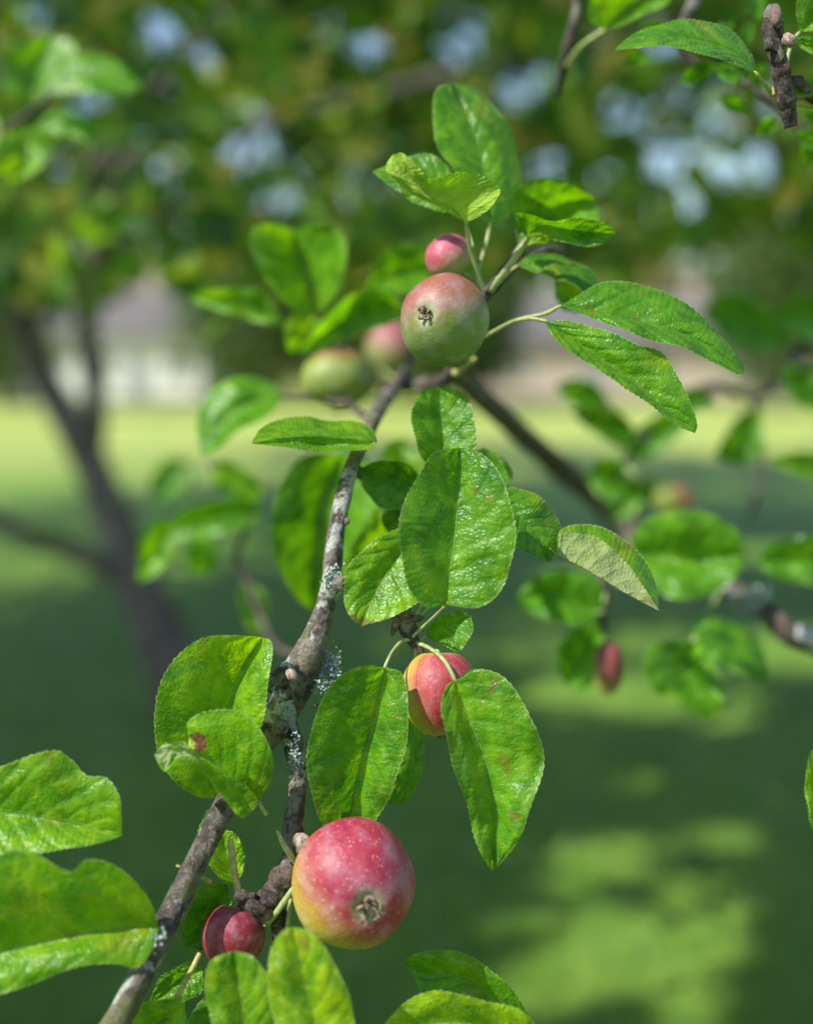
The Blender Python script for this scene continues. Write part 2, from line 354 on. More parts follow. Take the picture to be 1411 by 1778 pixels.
def wood(par, name, parts, material, extra=None):
    mb = MB()
    for i, (pts, n, rough) in enumerate(parts):
        V, Fc = ptube([(*p[:3], p[3] * (.84 if material is BARK else 1)) for p in pts], n, 20, rough, seed=i * 5 + len(pts) + int(pts[0][0]) % 97); mb.add(V, Fc)
    if extra:
        for (x, y, d, r) in extra:      # small knobs: buds, scars
            V, Fc = ptube([(x - r*.5, y - r*.6, d, r*.5), (x, y, d - .001, r), (x + r*.3, y + r*.4, d - .002, r*.9), (x + r*.6, y + r*.8, d - .002, r*.35)], 9, 12, .12, seed=int(x)); mb.add(V, Fc)
    return mb.build(name, material, par)

# ======= front branch =======
FB = thing('apple_branch', at(200, 1778, .60), 'lichen-spotted grey branch rising from the lower left corner, forked, bearing the sharpest leaves', 'branch', 'branches of the apple trees')
wood(FB, 'branch_wood', [
    ([(-420, 2900, .50, 36), (40, 2050, .57, 32), (205, 1770, .60, 29), (270, 1640, .615, 27), (330, 1520, .635, 25), (385, 1410, .652, 23), (430, 1330, .665, 25), (470, 1270, .675, 30), (500, 1215, .680, 36), (522, 1165, .682, 36), (545, 1115, .684, 29), (562, 1060, .688, 22), (574, 1010, .690, 21), (580, 950, .695, 19), (592, 880, .705, 17), (612, 805, .725, 15.5), (640, 748, .76, 14), (662, 705, .80, 15), (685, 675, .84, 13), (710, 655, .88, 9)], 170, .075),
    ([(492, 1235, .678, 20), (508, 1285, .672, 20), (516, 1335, .668, 19), (516, 1385, .664, 19), (508, 1430, .660, 20), (510, 1470, .657, 19), (492, 1510, .655, 15), (470, 1548, .655, 16), (440, 1572, .655, 20), (418, 1568, .652, 13)], 90, .12),
    ([(530, 1150, .680, 16), (500, 1165, .672, 20), (478, 1182, .668, 18), (462, 1196, .666, 13)], 20, .10),
], BARK, [(590, 1013, .680, 15), (506, 1172, .655, 9), (486, 1262, .664, 15), (512, 1462, .650, 11), (524, 1476, .643, 11), (600, 905, .70, 7), (548, 1225, .668, 5)])
mesh('bud', *ptube([(500, 1166, .660, 4), (505, 1170, .652, 9), (510, 1176, .650, 8), (514, 1181, .650, 3)], 12, 12, .05), BUD, FB)
mesh('bud', *ptube([(516, 1452, .650, 6), (526, 1462, .642, 13), (534, 1476, .640, 11), (538, 1488, .642, 4)], 14, 12, .12), BUD, FB)
wood(FB, 'spur', [
    ([(612, 812, .738, 11), (650, 840, .752, 10), (700, 885, .745, 10), (702, 970, .715, 11), (700, 1050, .692, 14), (706, 1085, .688, 15), (715, 1110, .684, 12), (722, 1122, .682, 9)], 60, .14),
    ([(690, 1075, .686, 8), (684, 1092, .684, 6), (680, 1104, .684, 2)], 12, .1), ([(712, 1075, .686, 8), (726, 1074, .684, 6), (736, 1072, .684, 2)], 10, .1),
    ([(722, 1116, .683, 7), (728, 1126, .68, 6), (734, 1136, .68, 4)], 10, .1)], BARKD)
wood(FB, 'spur', [([(505, 1500, .655, 17), (488, 1530, .652, 21), (470, 1560, .652, 20), (452, 1575, .650, 18), (430, 1560, .650, 14)], 40, .16),
    ([(470, 1540, .655, 14), (486, 1600, .658, 14), (484, 1650, .660, 12), (470, 1720, .662, 9), (462, 1800, .664, 8)], 30, .14),
    ([(440, 1560, .648, 10), (420, 1555, .646, 9), (408, 1560, .646, 5)], 14, .2), ([(430, 1570, .645, 9), (448, 1576, .643, 11), (468, 1590, .645, 8)], 14, .2)], BARKD)
lichen(FB, 580, 1003, .683, (8, 10), 170, 3, 3.6); lichen(FB, 571, 1158, .684, (9, 14), 330, 4, 3.6); lichen(FB, 560, 1190, .675, (8, 7), 80, 9, 3.)
lichen(FB, 512, 1318, .650, (6, 18), 130, 5, 3.2); lichen(FB, 482, 1205, .655, (9, 7), 26, 6, 3.5); lichen(FB, 276, 1625, .602, (8, 9), 22, 8, 4.)
# bare little stalks left on the spurs
mesh('old_stalk', *ptube([(400, 1452, .648, 3), (403, 1480, .650, 6), (407, 1515, .650, 6.5), (415, 1552, .650, 7)], 16, 10, .1), STALKY, FB)
mesh('old_stalk', *ptube([(481, 1442, .640, 2.5), (492, 1465, .640, 4.5), (505, 1485, .642, 5.5), (516, 1500, .645, 6)], 14, 10, .06), STALK, FB)
mesh('old_stalk', *ptube([(348, 1655, .645, 5), (330, 1690, .64, 5), (308, 1730, .635, 5.5), (285, 1790, .63, 5.5), (262, 1850, .63, 5)], 16, 10, .08), STALKY, FB)
mesh('old_stalk', *ptube([(306, 1502, .640, 3), (330, 1512, .645, 3.5), (366, 1532, .655, 4)], 10, 8, .08), STALKY, FB)
mesh('old_stalk', *ptube([(505, 1560, .65, 3.5), (500, 1600, .65, 4), (494, 1640, .652, 4)], 10, 8, .08), STALK, FB)
L = lambda *a, **k: leaf(FB, *a, **k)
SP = (712, 1112, .682)
L([(775,1050),(781,985),(790,915),(796,845),(797,777)], [(738,1052),(706,1010),(694,935),(703,868),(733,815),(750,790),(765,783)], [(832,1054),(875,1012),(893,935),(882,860),(852,803),(822,781)], .640, .648, -1.1, -.8, .30, MD, stalk=[(752,1072,.662),(722,1100,.68),SP], label='large oval upright leaf in front of the others at the centre')
L([(742,900),(695,960),(655,1022),(626,1088)], [(700,914),(645,942),(606,984),(597,1035),(608,1070)], [(770,955),(760,1008),(722,1046),(675,1074),(645,1082)], .690, .672, -.3, -.7, .3, YG, scorch=.9, label='yellow green leaf with a brown scorched tip left of the spur')
L([(772,815),(768,745),(762,671)], [(742,806),(722,765),(716,716),(730,682),(745,673)], [(800,806),(822,780),(825,742),(813,697),(785,674)], .705, .715, -.7, -.6, .2, MD)
L([(655,766),(600,762),(540,758),(480,762),(437,770)], [(645,745),(620,732),(598,731),(565,733),(530,724),(490,728),(455,744),(442,760)], [(645,778),(590,783),(540,782),(500,777),(465,772)], .700, .695, 2.2, -.35, -.5, (1.25, 1.1, .9), top='A', label='narrow leaf seen edge-on above the branch')
L([(740,853),(700,838),(660,828),(621,815)], [(722,818),(690,801),(652,803)], [(730,872),(700,884),(660,879),(634,852)], .735, .725, -.5, -.4, .1, DK, stalk=[(760,880,.735)], sr=5)
L([(725,876),(700,900),(668,918)], [(700,880),(672,888),(662,900)], [(728,905),(700,922),(680,924)], .745, .745, -.2, -.2, .1, DK, n=60)
L([(592,786),(562,870),(549,960),(540,1060)], [(530,790),(488,838),(470,910),(479,975),(512,1035)], [(640,800),(668,860),(652,940),(605,1008),(565,1050)], .845, .85, -1.0, -1.4, .4, (.8, .85, 1.3), soft=True, stalk=[(620,760,.82)])
L([(700,905),(670,935),(640,975),(604,1000)], [(660,880),(630,915),(605,960)], [(710,930),(690,970),(640,1000)], .80, .80, -.5, -.5, .3, YG, soft=True)
L([(862,868),(900,895),(934,930),(951,977)], [(884,847),(926,858),(963,892),(973,932),(966,960)], [(868,915),(892,946),(922,964)], .690, .680, .6, -1., .3, (.7, .8, .8), stalk=[(830,900,.71),(760,1000,.705),(715,1080,.69)])
L([(966,964),(1020,992),(1080,1028),(1144,1061)], [(975,926),(1000,928),(1038,933),(1072,965),(1108,1005)], [(972,921),(1010,912),(1062,924),(1108,960),(1136,1010)], .668, .660, .4, 1.9, -.1, (1.15, 1.05, .95), top='B', stalk=[(940,950,.69),(840,960,.71),(720,1080,.69)], sr=2.6, label='folded leaf showing its greyish pale underside right of the centre')
L([(838,860),(862,820),(840,775)], [(820,830),(815,790)], [(880,850),(888,822),(868,790)], .76, .77, -.4, -.4, .2, DK, n=60)
L([(668,1158),(652,1240),(630,1325),(612,1400),(604,1470)], [(632,1156),(590,1175),(552,1232),(535,1300),(540,1372),(560,1430)], [(695,1168),(708,1215),(703,1292),(684,1362),(655,1418),(625,1460)], .652, .668, -1.2, -.7, .35, (.95, 1., 1.1), stalk=[(682,1130,.665),(700,1112,.678),SP], label='broad oval leaf hanging down behind the large red apple')
L([(712,1180),(708,1255),(704,1330),(676,1396)], [(688,1200),(672,1280),(668,1350)], [(726,1212),(735,1262),(733,1330),(712,1386)], .690, .695, .2, .9, .2, (.6, .72, .7), stalk=[(722,1135,.684),(716,1118,.683)])
L([(790,1181),(814,1250),(843,1325),(856,1395),(860,1455),(856,1512)], [(774,1193),(766,1235),(780,1298),(794,1350),(812,1402),(830,1470),(846,1502)], [(822,1162),(870,1175),(910,1224),(938,1290),(940,1342),(922,1398),(902,1452),(876,1490)], .650, .640, -.9, -.6, .4, (1.15, 1.08, 1.3), scorch=.6, stalk=[(772,1148,.655),(745,1125,.67),(722,1116,.682)], sr=4.4, wave=.34, label='crinkled drooping leaf with a dark damaged tip at the right')
L([(740,1104),(765,1092),(795,1080),(818,1070)], [(748,1085),(770,1068),(800,1061)], [(765,1118),(792,1129),(812,1112),(820,1090)], .690, .684, -.3, -.6, .1, (1., 1., 1.4), n=84, stalk=[(728,1112,.684)], sr=2.4, label='smallest rounded leaf above the half hidden apple')
L([(386,1388),(390,1300),(402,1222),(426,1155),(455,1106)], [(335,1380),(290,1338),(268,1268),(275,1200),(305,1145),(350,1108),(405,1103)], [(432,1330),(451,1270),(465,1190),(472,1120)], .668, .662, -1.3, -1.1, .5, YG, scorch=.5, label='big leaf with a yellow torn tip standing behind the curled leaf', stalk=[(384,1410,.665)])
L([(449,1393),(405,1350),(360,1318),(318,1302),(270,1310)], [(472,1350),(470,1300),(440,1256),(402,1234),(352,1236),(325,1256),(335,1282),(345,1300),(318,1296),(290,1296)], [(432,1413),(414,1417),(380,1374),(346,1330),(312,1318),(290,1338),(276,1330)], .640, .628, -.3, -1.5, .3, YG, stalk=[(462,1414,.648)], sr=4, label='curled folded leaf with a brown bitten hole and a pale rolled tip', seed=5)
ro = leaf(FB, [(352,1322),(312,1300),(268,1310)], [(322,1292),(285,1294)], [(332,1328),(300,1318),(286,1338)], .622, .616, -.1, -.2, .1, (1.25, 1.15, 1.1), top='B-', n=64, label='pale rolled tip of the curled leaf'); ro.name = 'rolled_tip'
mesh('brown_blemish', *(lambda P: (P, [(0, i + 1, i + 2) for i in range(len(P) - 2)]))(at(*np.array([(340,1290,.6165),(328,1275,.6165),(345,1272,.6165),(358,1280,.6165),(360,1296,.6165),(350,1308,.6165),(337,1304,.6165)]).T)), simple('dead_leaf', (.09, .045, .02), 1., .5, 500., .0006, (.2, .11, .05), .05), FB)
L([(-100,1398),(-10,1408),(60,1418),(130,1432),(213,1451)], [(-60,1352),(0,1333),(50,1312),(95,1304),(125,1322),(150,1346),(185,1350),(206,1380),(211,1420)], [(-60,1462),(0,1482),(60,1481),(140,1470),(190,1458)], .628, .622, -.3, -1.2, .35, YG, label='leaf with a small pointed tip entering at the left edge, upper of two')
L([(276,1610),(200,1612),(110,1630),(0,1655),(-110,1692)], [(262,1566),(230,1526),(190,1500),(150,1493),(120,1512),(60,1484),(0,1484),(-70,1560)], [(264,1652),(238,1680),(200,1672),(150,1676),(80,1697),(0,1727),(-70,1735)], .612, .590, -.9, -.7, .5, YG, label='largest leaf, reaching in from the lower left edge')
L([(430,1880),(424,1780),(415,1715),(405,1651)], [(385,1850),(367,1775),(357,1712),(366,1668)], [(478,1850),(480,1770),(470,1706),(440,1662)], .600, .600, -.3, -.3, .35, (1.4, 1.1, .7))
L([(565,1880),(548,1780),(527,1700),(508,1609)], [(495,1850),(476,1770),(465,1700),(470,1650),(490,1618)], [(640,1850),(616,1775),(600,1716),(576,1665),(540,1619)], .585, .588, -.2, -.2, .4, LY, label='bright yellow green leaf below the large red apple')
L([(412,1535),(398,1495),(380,1440)], [(385,1530),(352,1480),(345,1450),(362,1405)], [(424,1500),(420,1465),(402,1445)], .672, .675, -.5, -.4, .2, YG, n=72)
L([(394,1535),(368,1580),(322,1645)], [(350,1540),(325,1590),(316,1625)], [(403,1570),(396,1612),(355,1648)], .668, .66, -.6, -.5, .2, (.5, .65, .8), n=84, label='small dark glossy leaf behind the smallest red apple')
L([(322,1742),(280,1772),(200,1815)], [(290,1735),(240,1745),(185,1775)], [(318,1785),(270,1812)], .63, .63, -.4, -.4, .2, YG, n=72)
L([(352,1682),(310,1702),(258,1745)], [(325,1672),(278,1700)], [(348,1722),(300,1745)], .66, .66, -.3, -.3, .2, MD, n=72)
L([(470,1700),(420,1740),(350,1850)], [(420,1690),(350,1740),(318,1800)], [(470,1780),(420,1840)], .675, .68, -.3, -.3, .2, DK, n=72)
# soft leaves on the far end of the same branch
TW = lambda pts, par=None, m=BARKD, n=24, name='twig', rough=.1: mesh(name, *ptube(pts, n, 10, rough, int(pts[0][0])), m, par or FB)
TW([(650,735,.77,8),(612,705,.82,6),(575,650,.90,6),(552,548,.875,5)]); TW([(600,700,.82,6),(540,690,.86,5),(490,690,.885,4)]); TW([(685,672,.84,9),(720,600,.87,7),(745,480,.89,5)])
Ls = lambda *a, **k: leaf(FB, *a, soft=True, **k)
Ls([(552,550),(535,492),(518,445),(508,400)], [(505,535),(460,482),(435,430),(437,400),(460,388),(490,392)], [(582,510),(600,455),(597,410),(568,390),(530,392)], .862, .868, -1.8, -1.6, .3, (1.15, 1.05, .8), label='wide leaf folded along its midrib, highest on the left')
Ls([(492,562),(440,535),(390,520),(325,518)], [(460,510),(410,500),(360,505)], [(450,560),(400,545),(360,532)], .89, .90, -.5, -.4, .2, (1.3, 1.2, 1.5))
Ls([(548,552),(528,590),(502,614)], [(515,545),(495,560),(496,595)], [(568,575),(545,600)], .868, .87, -.4, -.4, .2, YG)
Ls([(705,535),(640,535),(590,560),(518,612)], [(672,505),(620,506),(575,540),(545,575)], [(690,556),(640,575),(590,595),(550,612)], .855, .845, -.6, -.2, .2, (1.3, 1.2, 1.2), stalk=[(730,560,.87)])
Ls([(748,470),(700,470),(635,500)], [(730,428),(690,425),(655,450)], [(740,508),(700,510),(660,508)], .89, .89, -.5, -1., .2, MD)
Ls([(490,688),(432,700),(385,738),(350,792)], [(462,660),(410,655),(365,680),(342,730)], [(466,724),(420,745),(385,775)], .882, .875, .4, -1., .3, (1.0, 1.05, 1.5))
Ls([(700,760),(690,820),(740,870)], [(670,770),(665,830)], [(740,790),(745,840)], .92, .92, -.4, -.4, .2, YG)

# ======= rear limb with the top cluster =======
RB = thing('apple_branch', at(1411, 1110, .88), 'dark diagonal limb from the right edge up to the topmost fruit cluster', 'branch', 'branches of the apple trees')
wood(RB, 'branch_wood', [
    ([(2700, 1500, 1.0, 34), (1900, 1250, .93, 30), (1430, 1125, .88, 21), (1330, 1062, .885, 18), (1260, 1018, .93, 16), (1180, 985, 1.0, 17), (1090, 915, 1.06, 19), (1010, 845, 1.06, 20), (930, 775, 1.0, 20), (860, 712, .92, 19), (812, 668, .85, 16), (792, 636, .80, 14), (800, 600, .77, 13), (826, 545, .745, 11), (843, 512, .730, 9)], 150, .09),
    ([(792, 640, .805, 13), (770, 660, .82, 12), (715, 670, .86, 11), (670, 672, .90, 9)], 24, .1),
    ([(845, 508, .728, 7), (872, 470, .722, 7), (898, 435, .716, 6.5), (915, 414, .712, 6)], 24, .06),
    ([(838, 520, .735, 8), (880, 480, .745, 5), (930, 440, .76, 5), (985, 430, .78, 7), (1010, 425, .79, 6)], 24, .15)], BARKD)
TW([(850, 505, .727, 6.5), (878, 468, .720, 6.8), (905, 430, .713, 6), (918, 412, .71, 5)], RB, STALK, name='shoot', rough=.04)
TW([(790, 648, .79, 8), (810, 632, .785, 6), (826, 622, .785, 4)], RB, STALKY, name='bud')
TW([(1380,1092,.875,9),(1398,1104,.872,15),(1430,1122,.872,17)], RB, simple('white_lichen', (.38, .39, .38), .9, .2, 200.), name='lichen'); lichen(RB, 1300, 1040, .885, (20, 10), 50, 22, 9.)
TW([(960,430,.80,6),(985,470,.805,8),(975,500,.81,6),(1000,540,.82,5)], RB)
T = lambda *a, **k: leaf(RB, *a, **k)
T([(808,387),(785,362),(745,340),(705,304),(682,268)], [(842,368),(866,340),(863,324),(830,304),(792,299),(748,311),(724,288),(700,266)], [(770,363),(735,347),(700,325),(674,303),(672,285)], .705, .70, -1.0, .3, .25, (1.15, 1.25, .30), top='B-', stalk=[(816,430,.715),(832,480,.725),(845,508,.73)], sr=4.4, label='upright folded leaf with its yellowish underside showing above the green apple')  # tint holds young yellow green plus sunlight coming through the blade
T([(800,362),(745,322),(695,305),(645,298)], [(775,287),(730,268),(690,280)], [(765,366),(720,350),(672,318)], .735, .74, .2, -.4, .2, (1.1, 1.1, 1.3), n=84, stalk=[(822,430,.73)], sr=2.6)
T([(850,392),(846,330),(828,250),(788,143)], [(828,372),(798,310),(764,262),(750,205),(758,155)], [(886,372),(903,320),(896,258),(870,200),(830,158)], .750, .765, -.8, .9, .4, (1.2, 1.15, .9), stalk=[(842,430,.745),(828,480,.738),(845,510,.732)], sr=4, teeth=.8, label='tallest upright leaf at the very top of the fruit cluster')
T([(897,400),(940,372),(985,352),(1034,345)], [(888,350),(910,318),(950,308),(992,322)], [(920,412),(980,416),(1036,386)], .775, .785, -.8, -.6, .3, (1.1, 1.1, .7), teeth=.8, stalk=[(905,425,.75)])
T([(914,414),(940,392),(985,398),(1030,404),(1069,407)], [(893,373),(925,374),(958,384),(1010,380),(1052,388)], [(930,404),(975,417),(1010,428),(1046,422)], .708, .700, -.8, -.3, .2, (.85, .95, 1.), stalk=[(905,430,.712)], label='twisted dark leaf pointing right above the grey twig knots')
T([(898,462),(950,458),(1000,474),(1036,503)], [(930,440),(985,450),(1030,474)], [(940,476),(990,492),(1018,508)], .735, .725, .8, -.6, .2, (.6, .75, .8), stalk=[(870,480,.735)])
T([(968,470),(992,510),(1004,542)], [(962,500),(975,535)], [(1010,475),(1036,500),(1030,535)], .79, .79, -.4, -.4, .2, YG, n=72)
T([(898,412),(935,418),(975,414)], [(910,402),(945,402)], [(905,424),(945,422)], .725, .725, -.1, -.1, .05, LY, n=60, teeth=.5)
T([(974,530),(1012,536),(1080,551),(1160,571),(1232,602),(1291,648)], [(1004,512),(1045,492),(1096,491),(1150,506),(1206,540),(1255,588),(1285,625)], [(1020,549),(1060,563),(1110,584),(1180,601),(1240,629),(1275,648)], .695, .680, .9, -.8, .45, (.72, .85, .95), stalk=[(945,545,.702),(893,557,.712),(850,580,.74),(812,600,.765)], sr=4.4, label='upper of two long drooping leaves on the right', wave=.25)
T([(945,557),(1002,594),(1062,637),(1112,672),(1160,715),(1206,752)], [(990,558),(1050,575),(1105,598),(1146,611),(1175,655),(1197,695),(1209,735)], [(958,582),(988,607),(1035,640),(1080,668),(1125,700),(1165,733)], .692, .672, -.2, -.8, .35, (1.0, 1.0, .85), stalk=[(920,553,.70),(893,557,.712)], sr=3.6, label='lower of two long drooping leaves on the right')
# soft leaves hanging on the limb at the right
Rs = lambda *a, **k: leaf(RB, *a, soft=True, **k)
Rs([(1098,962),(1160,968),(1230,972),(1293,962)], [(1100,925),(1130,898),(1190,885),(1250,900),(1285,930)], [(1112,1005),(1170,1040),(1232,1032),(1278,1000)], .875, .865, -.4, -.6, .4, (1.1, 1.1, 1.3), stalk=[(1085,930,.92)], label='broad round blurred leaf on the limb at the right')
Rs([(1046,1062),(1000,1052),(950,1034),(893,1040)], [(1040,1010),(980,990),(930,1002)], [(1010,1086),(950,1076),(910,1060)], .86, .86, -.2, -.6, .2, (.85, 1., .8), stalk=[(1050,1030,.87)])
Rs([(1046,1080),(1012,1130),(985,1192)], [(1005,1085),(970,1120),(968,1165)], [(1050,1120),(1040,1170),(1010,1200)], .88, .88, -.5, -.4, .2, (.8, .95, 1.))
Rs([(1206,1112),(1192,1158),(1215,1205),(1236,1248)], [(1180,1112),(1130,1118),(1116,1160),(1135,1200),(1175,1222),(1210,1246)], [(1225,1135),(1250,1178),(1252,1230)], .862, .855, -.5, -.5, .3, (1.0, 1.05, 1.1), stalk=[(1220,1080,.88),(1250,1025,.9)])
Rs([(1200,1112),(1250,1110),(1295,1140),(1334,1188)], [(1215,1072),(1270,1078),(1312,1108),(1330,1150)], [(1225,1138),(1270,1165),(1305,1176)], .865, .86, .3, -.5, .2, (.7, .85, 1.), stalk=[(1222,1080,.885)])
Rs([(1450,985),(1390,962),(1315,975)], [(1440,930),(1375,935),(1330,950)], [(1450,1022),(1390,1012),(1340,1002)], .90, .90, -.4, -.4, .3, (.9, 1., .8), label='blurred leaf cut by the right edge just above the limb')
TW([(1046,960,.95,8),(1052,1010,.89,9),(1046,1060,.87,8),(1048,1100,.865,7)], RB)

# ======= branch behind at the right, only its leaves clear =======
QB = thing('apple_branch', at(1330, 620, 1.05), 'thin blurred twig with dark hanging leaves before the bright far lawn', 'branch', 'branches of the apple trees')
TW([(1900,300,1.15,16),(1480,520,1.1,12),(1370,640,1.08,10),(1310,690,1.05,8),(1225,670,1.03,7),(1140,740,1.0,7),(1090,790,1.0,6),(1060,830,1.0,5)], QB, n=50, name='branch_wood')
TW([(1310,690,1.05,8),(1320,820,1.04,6),(1300,900,1.03,5)], QB)
Q = lambda *a, **k: leaf(QB, *a, soft=True, **k)
Q([(1060,710),(1020,690),(962,668)], [(1040,672),(1000,656)], [(1040,712),(990,700)], 1.0, 1.0, -.5, -.5, .2, (.75, .9, .8))
Q([(1110,790),(1060,750),(990,715)], [(1095,735),(1040,695)], [(1070,775),(1020,745)], 1.0, 1.0, -.5, -.5, .2, (.7, .85, .8))
Q([(1105,800),(1130,760),(1200,715)], [(1090,760),(1135,725),(1180,700)], [(1135,790),(1175,760)], 1.0, 1.0, -.5, -.5, .2, (.7, .85, .8))
Q([(1180,680),(1210,692),(1240,700)], [(1200,672),(1225,680)], [(1195,715),(1225,712)], 1.0, 1.0, -.3, -.3, .2, (.6, .75, .8))
Q([(1316,712),(1290,762),(1255,802)], [(1285,718),(1255,760),(1242,790)], [(1325,750),(1322,790),(1290,805)], 1.02, 1.02, -.5, -.5, .2, (.65, .8, .9))
Q([(1450,812),(1390,806),(1333,796)], [(1430,785),(1370,786)], [(1430,832),(1380,826)], 1.0, 1.0, -.3, -.4, .2, (1.0, 1., .6))
Q([(1090,850),(1060,830),(1015,825)], [(1080,800),(1040,798)], [(1080,870),(1040,862)], 1.0, 1.0, -.4, -.4, .2, (.75, .9, .7))
Q([(1060,900),(1090,870),(1140,830)], [(1050,860),(1090,830)], [(1090,905),(1130,870)], 1.02, 1.02, -.4, -.4, .2, (.7, .9, .7))
Q([(1370,600),(1300,560),(1215,540)], [(1340,540),(1270,505)], [(1330,610),(1270,600)], 1.08, 1.08, -.4, -.4, .2, (.6, .8, .8))
Q([(1440,710),(1390,680),(1350,640)], [(1430,660),(1390,635)], [(1410,715),(1370,690)], 1.05, 1.05, -.4, -.4, .2, (.6, .8, .8))
Q([(1440,560),(1400,540),(1340,545)], [(1430,520),(1380,515)], [(1430,590),(1380,585)], 1.08, 1.08, -.4, -.4, .2, (.7, .9, .7))

# ======= twig at the top right =======
TR = thing('apple_branch', at(1411, 180, .70), 'knobbly dark spur twig with a sharp arched leaf in the upper right corner', 'branch', 'branches of the apple trees')
wood(TR, 'spur', [
    ([(1338, 14, .672, 9), (1340, 26, .670, 15), (1342, 60, .672, 17), (1348, 95, .674, 16), (1356, 130, .677, 16), (1362, 160, .680, 16), (1366, 185, .684, 14), (1372, 220, .688, 11)], 60, .13),
    ([(1362, 150, .680, 12), (1384, 140, .684, 11), (1400, 158, .69, 8), (1440, 190, .70, 8), (1700, 330, .74, 12)], 30, .12)], BARKD,
    [(1366, 70, .665, 11), (1350, 44, .664, 8), (1333, 80, .668, 8)])
mesh('bud', *ptube([(1362,62,.664,5),(1370,70,.658,9),(1374,80,.660,5)], 10, 10, .2), BUD, TR)
mesh('bud', *ptube([(1342,10,.672,4),(1345,20,.666,9),(1346,36,.661,8),(1343,46,.662,3)], 12, 12, .2), simple('pale_wood', (.13, .09, .075), .9, .3, 500.), TR)
mesh('shoot', *ptube([(1520,196,.71,10),(1411,181,.700,8),(1375,175,.694,7.5),(1342,168,.690,7),(1340,164,.690,4)], 24, 12, .03), STALKY, TR)
mesh('old_stalk', *ptube([(1343,166,.689,6),(1346,150,.687,5.5),(1350,128,.686,6)], 10, 10, .05), STALKY, TR)
TW([(1220,-40,.82,12),(1205,0,.82,11),(1188,40,.82,11),(1178,75,.82,7),(1205,108,.82,5),(1260,125,.82,5),(1320,165,.82,6),(1380,215,.82,7),(1450,300,.82,9)], TR, n=50, name='branch_wood')
T2 = lambda *a, **k: leaf(TR, *a, **k)
T2([(1312,128),(1274,90),(1205,68),(1135,63),(1066,87)], [(1303,92),(1255,46),(1190,35),(1125,48),(1085,70)], [(1272,112),(1212,90),(1150,80),(1105,82)], .682, .672, 1.1, -.9, .3, (.75, .9, .7), stalk=[(1328,148,.686),(1341,166,.69)], sr=4.6, label='long arched leaf sharp against the pale sky patch')
T2([(1360,165),(1400,150),(1460,140)], [(1375,152),(1415,136)], [(1385,166),(1430,164)], .69, .69, -.2, -.2, .1, MD, n=60, stalk=[(1344,168,.69)])
T2([(1388,55),(1420,30),(1490,-40)], [(1382,20),(1400,-40)], [(1430,50),(1480,20)], .70, .70, -.5, -.5, .2, (1.2, 1.1, 1.), stalk=[(1372,80,.70),(1362,120,.692)], sr=4)
T2([(1378,66),(1400,78),(1460,96)], [(1400,64),(1440,72)], [(1395,86),(1440,108)], .70, .70, -.2, -.2, .1, MD, n=60)
for k, (x, y, an, ln, dd) in enumerate([(1240,110,2.6,70,.81),(1290,140,3.6,60,.80),(1250,165,.6,60,.82),(1325,110,1.9,70,.83),(1380,230,.4,70,.80),(1395,180,.9,60,.82),(1240,70,5.4,50,.82),(1170,60,3.4,60,.83),(1310,40,4.8,60,.84),(1400,120,.2,50,.83),(1130,95,2.9,50,.85),(1290,80,5.0,45,.83),(1345,200,2.2,50,.82),(1395,250,1.4,40,.80)]):
    c, s_ = math.cos(an), math.sin(an); p = lambda f, g: (x + c*ln*f - s_*ln*g, y + s_*ln*f + c*ln*g)
    leaf(TR, [p(0,0), p(.5,.04), p(1,0)], [p(.3,-.24), p(.7,-.2)], [p(.3,.24), p(.7,.2)], dd, dd + .01, -.3, -.3, .1, (.6, .75, .6), soft=True)
leaf(TR, [(1050,52),(1085,20),(1160,-20)], [(1022,30),(1030,-15),(1080,-50)], [(1075,45),(1120,25),(1160,5)], .80, .80, -.6, -.5, .2, (1.3, 1.15, .8), soft=True, stalk=[(1010,80,.81),(985,115,.83)], sr=6)
TW([(985,-60,.84,9),(1000,10,.83,8),(988,70,.83,9),(976,120,.84,9),(968,165,.85,7)], TR)

# ======= far blurred sprays at the left =======
LB = thing('apple_branch', at(400, 1090, .97), 'blurred leafy twig left of the main branch, in front of the leaning trunk', 'branch', 'branches of the apple trees')
TW([(562,1100,.69,5),(530,1130,.78,6),(490,1130,.90,6),(462,1095,.95,6),(430,1010,.97,7),(410,960,.97,6),(440,890,.97,5),(400,850,.97,5),(360,800,.97,5)], LB, n=40, name='branch_wood')
LL = lambda *a, **k: leaf(LB, *a, soft=True, **k)
LL([(375,800),(410,825),(460,865)], [(400,800),(445,830)], [(370,840),(420,865)], .97, .97, -.5, -.5, .2, YG)
LL([(460,890),(380,895),(295,925)], [(430,865),(360,870),(310,890)], [(430,915),(370,930),(315,945)], .97, .97, -.4, -.5, .2, (1.0, 1.1, .5))
LL([(305,905),(272,950),(240,1012)], [(270,900),(240,950)], [(310,950),(275,995)], .96, .96, -.4, -.4, .2, (1.4, 1.3, 1.))
LL([(350,930),(350,965),(345,1000)], [(325,950),(325,985)], [(375,950),(372,985)], .98, .98, -.4, -.4, .2, (1.3, 1.3, 1.8))
LL([(430,1010),(440,1060),(450,1105)], [(415,1030),(425,1080)], [(460,1030),(466,1080)], .97, .97, -.3, -.3, .2, (1.2, 1.2, 1.2))
LL([(330,800),(300,830),(270,870)], [(290,795),(262,835)], [(335,840),(300,875)], 1.3, 1.3, -.3, -.3, .2, (.8, 1., .8))
TL = thing('apple_branch', at(0, 190, .95), 'blurred spray of light green leaves at the upper left edge', 'branch', 'branches of the apple trees')
TW([(-500,420,.98,14),(-120,300,.96,9),(0,230,.95,7),(60,190,.95,6),(110,140,.95,5)], TL, n=30, name='branch_wood')
UL = lambda *a, **k: leaf(TL, *a, soft=True, **k)
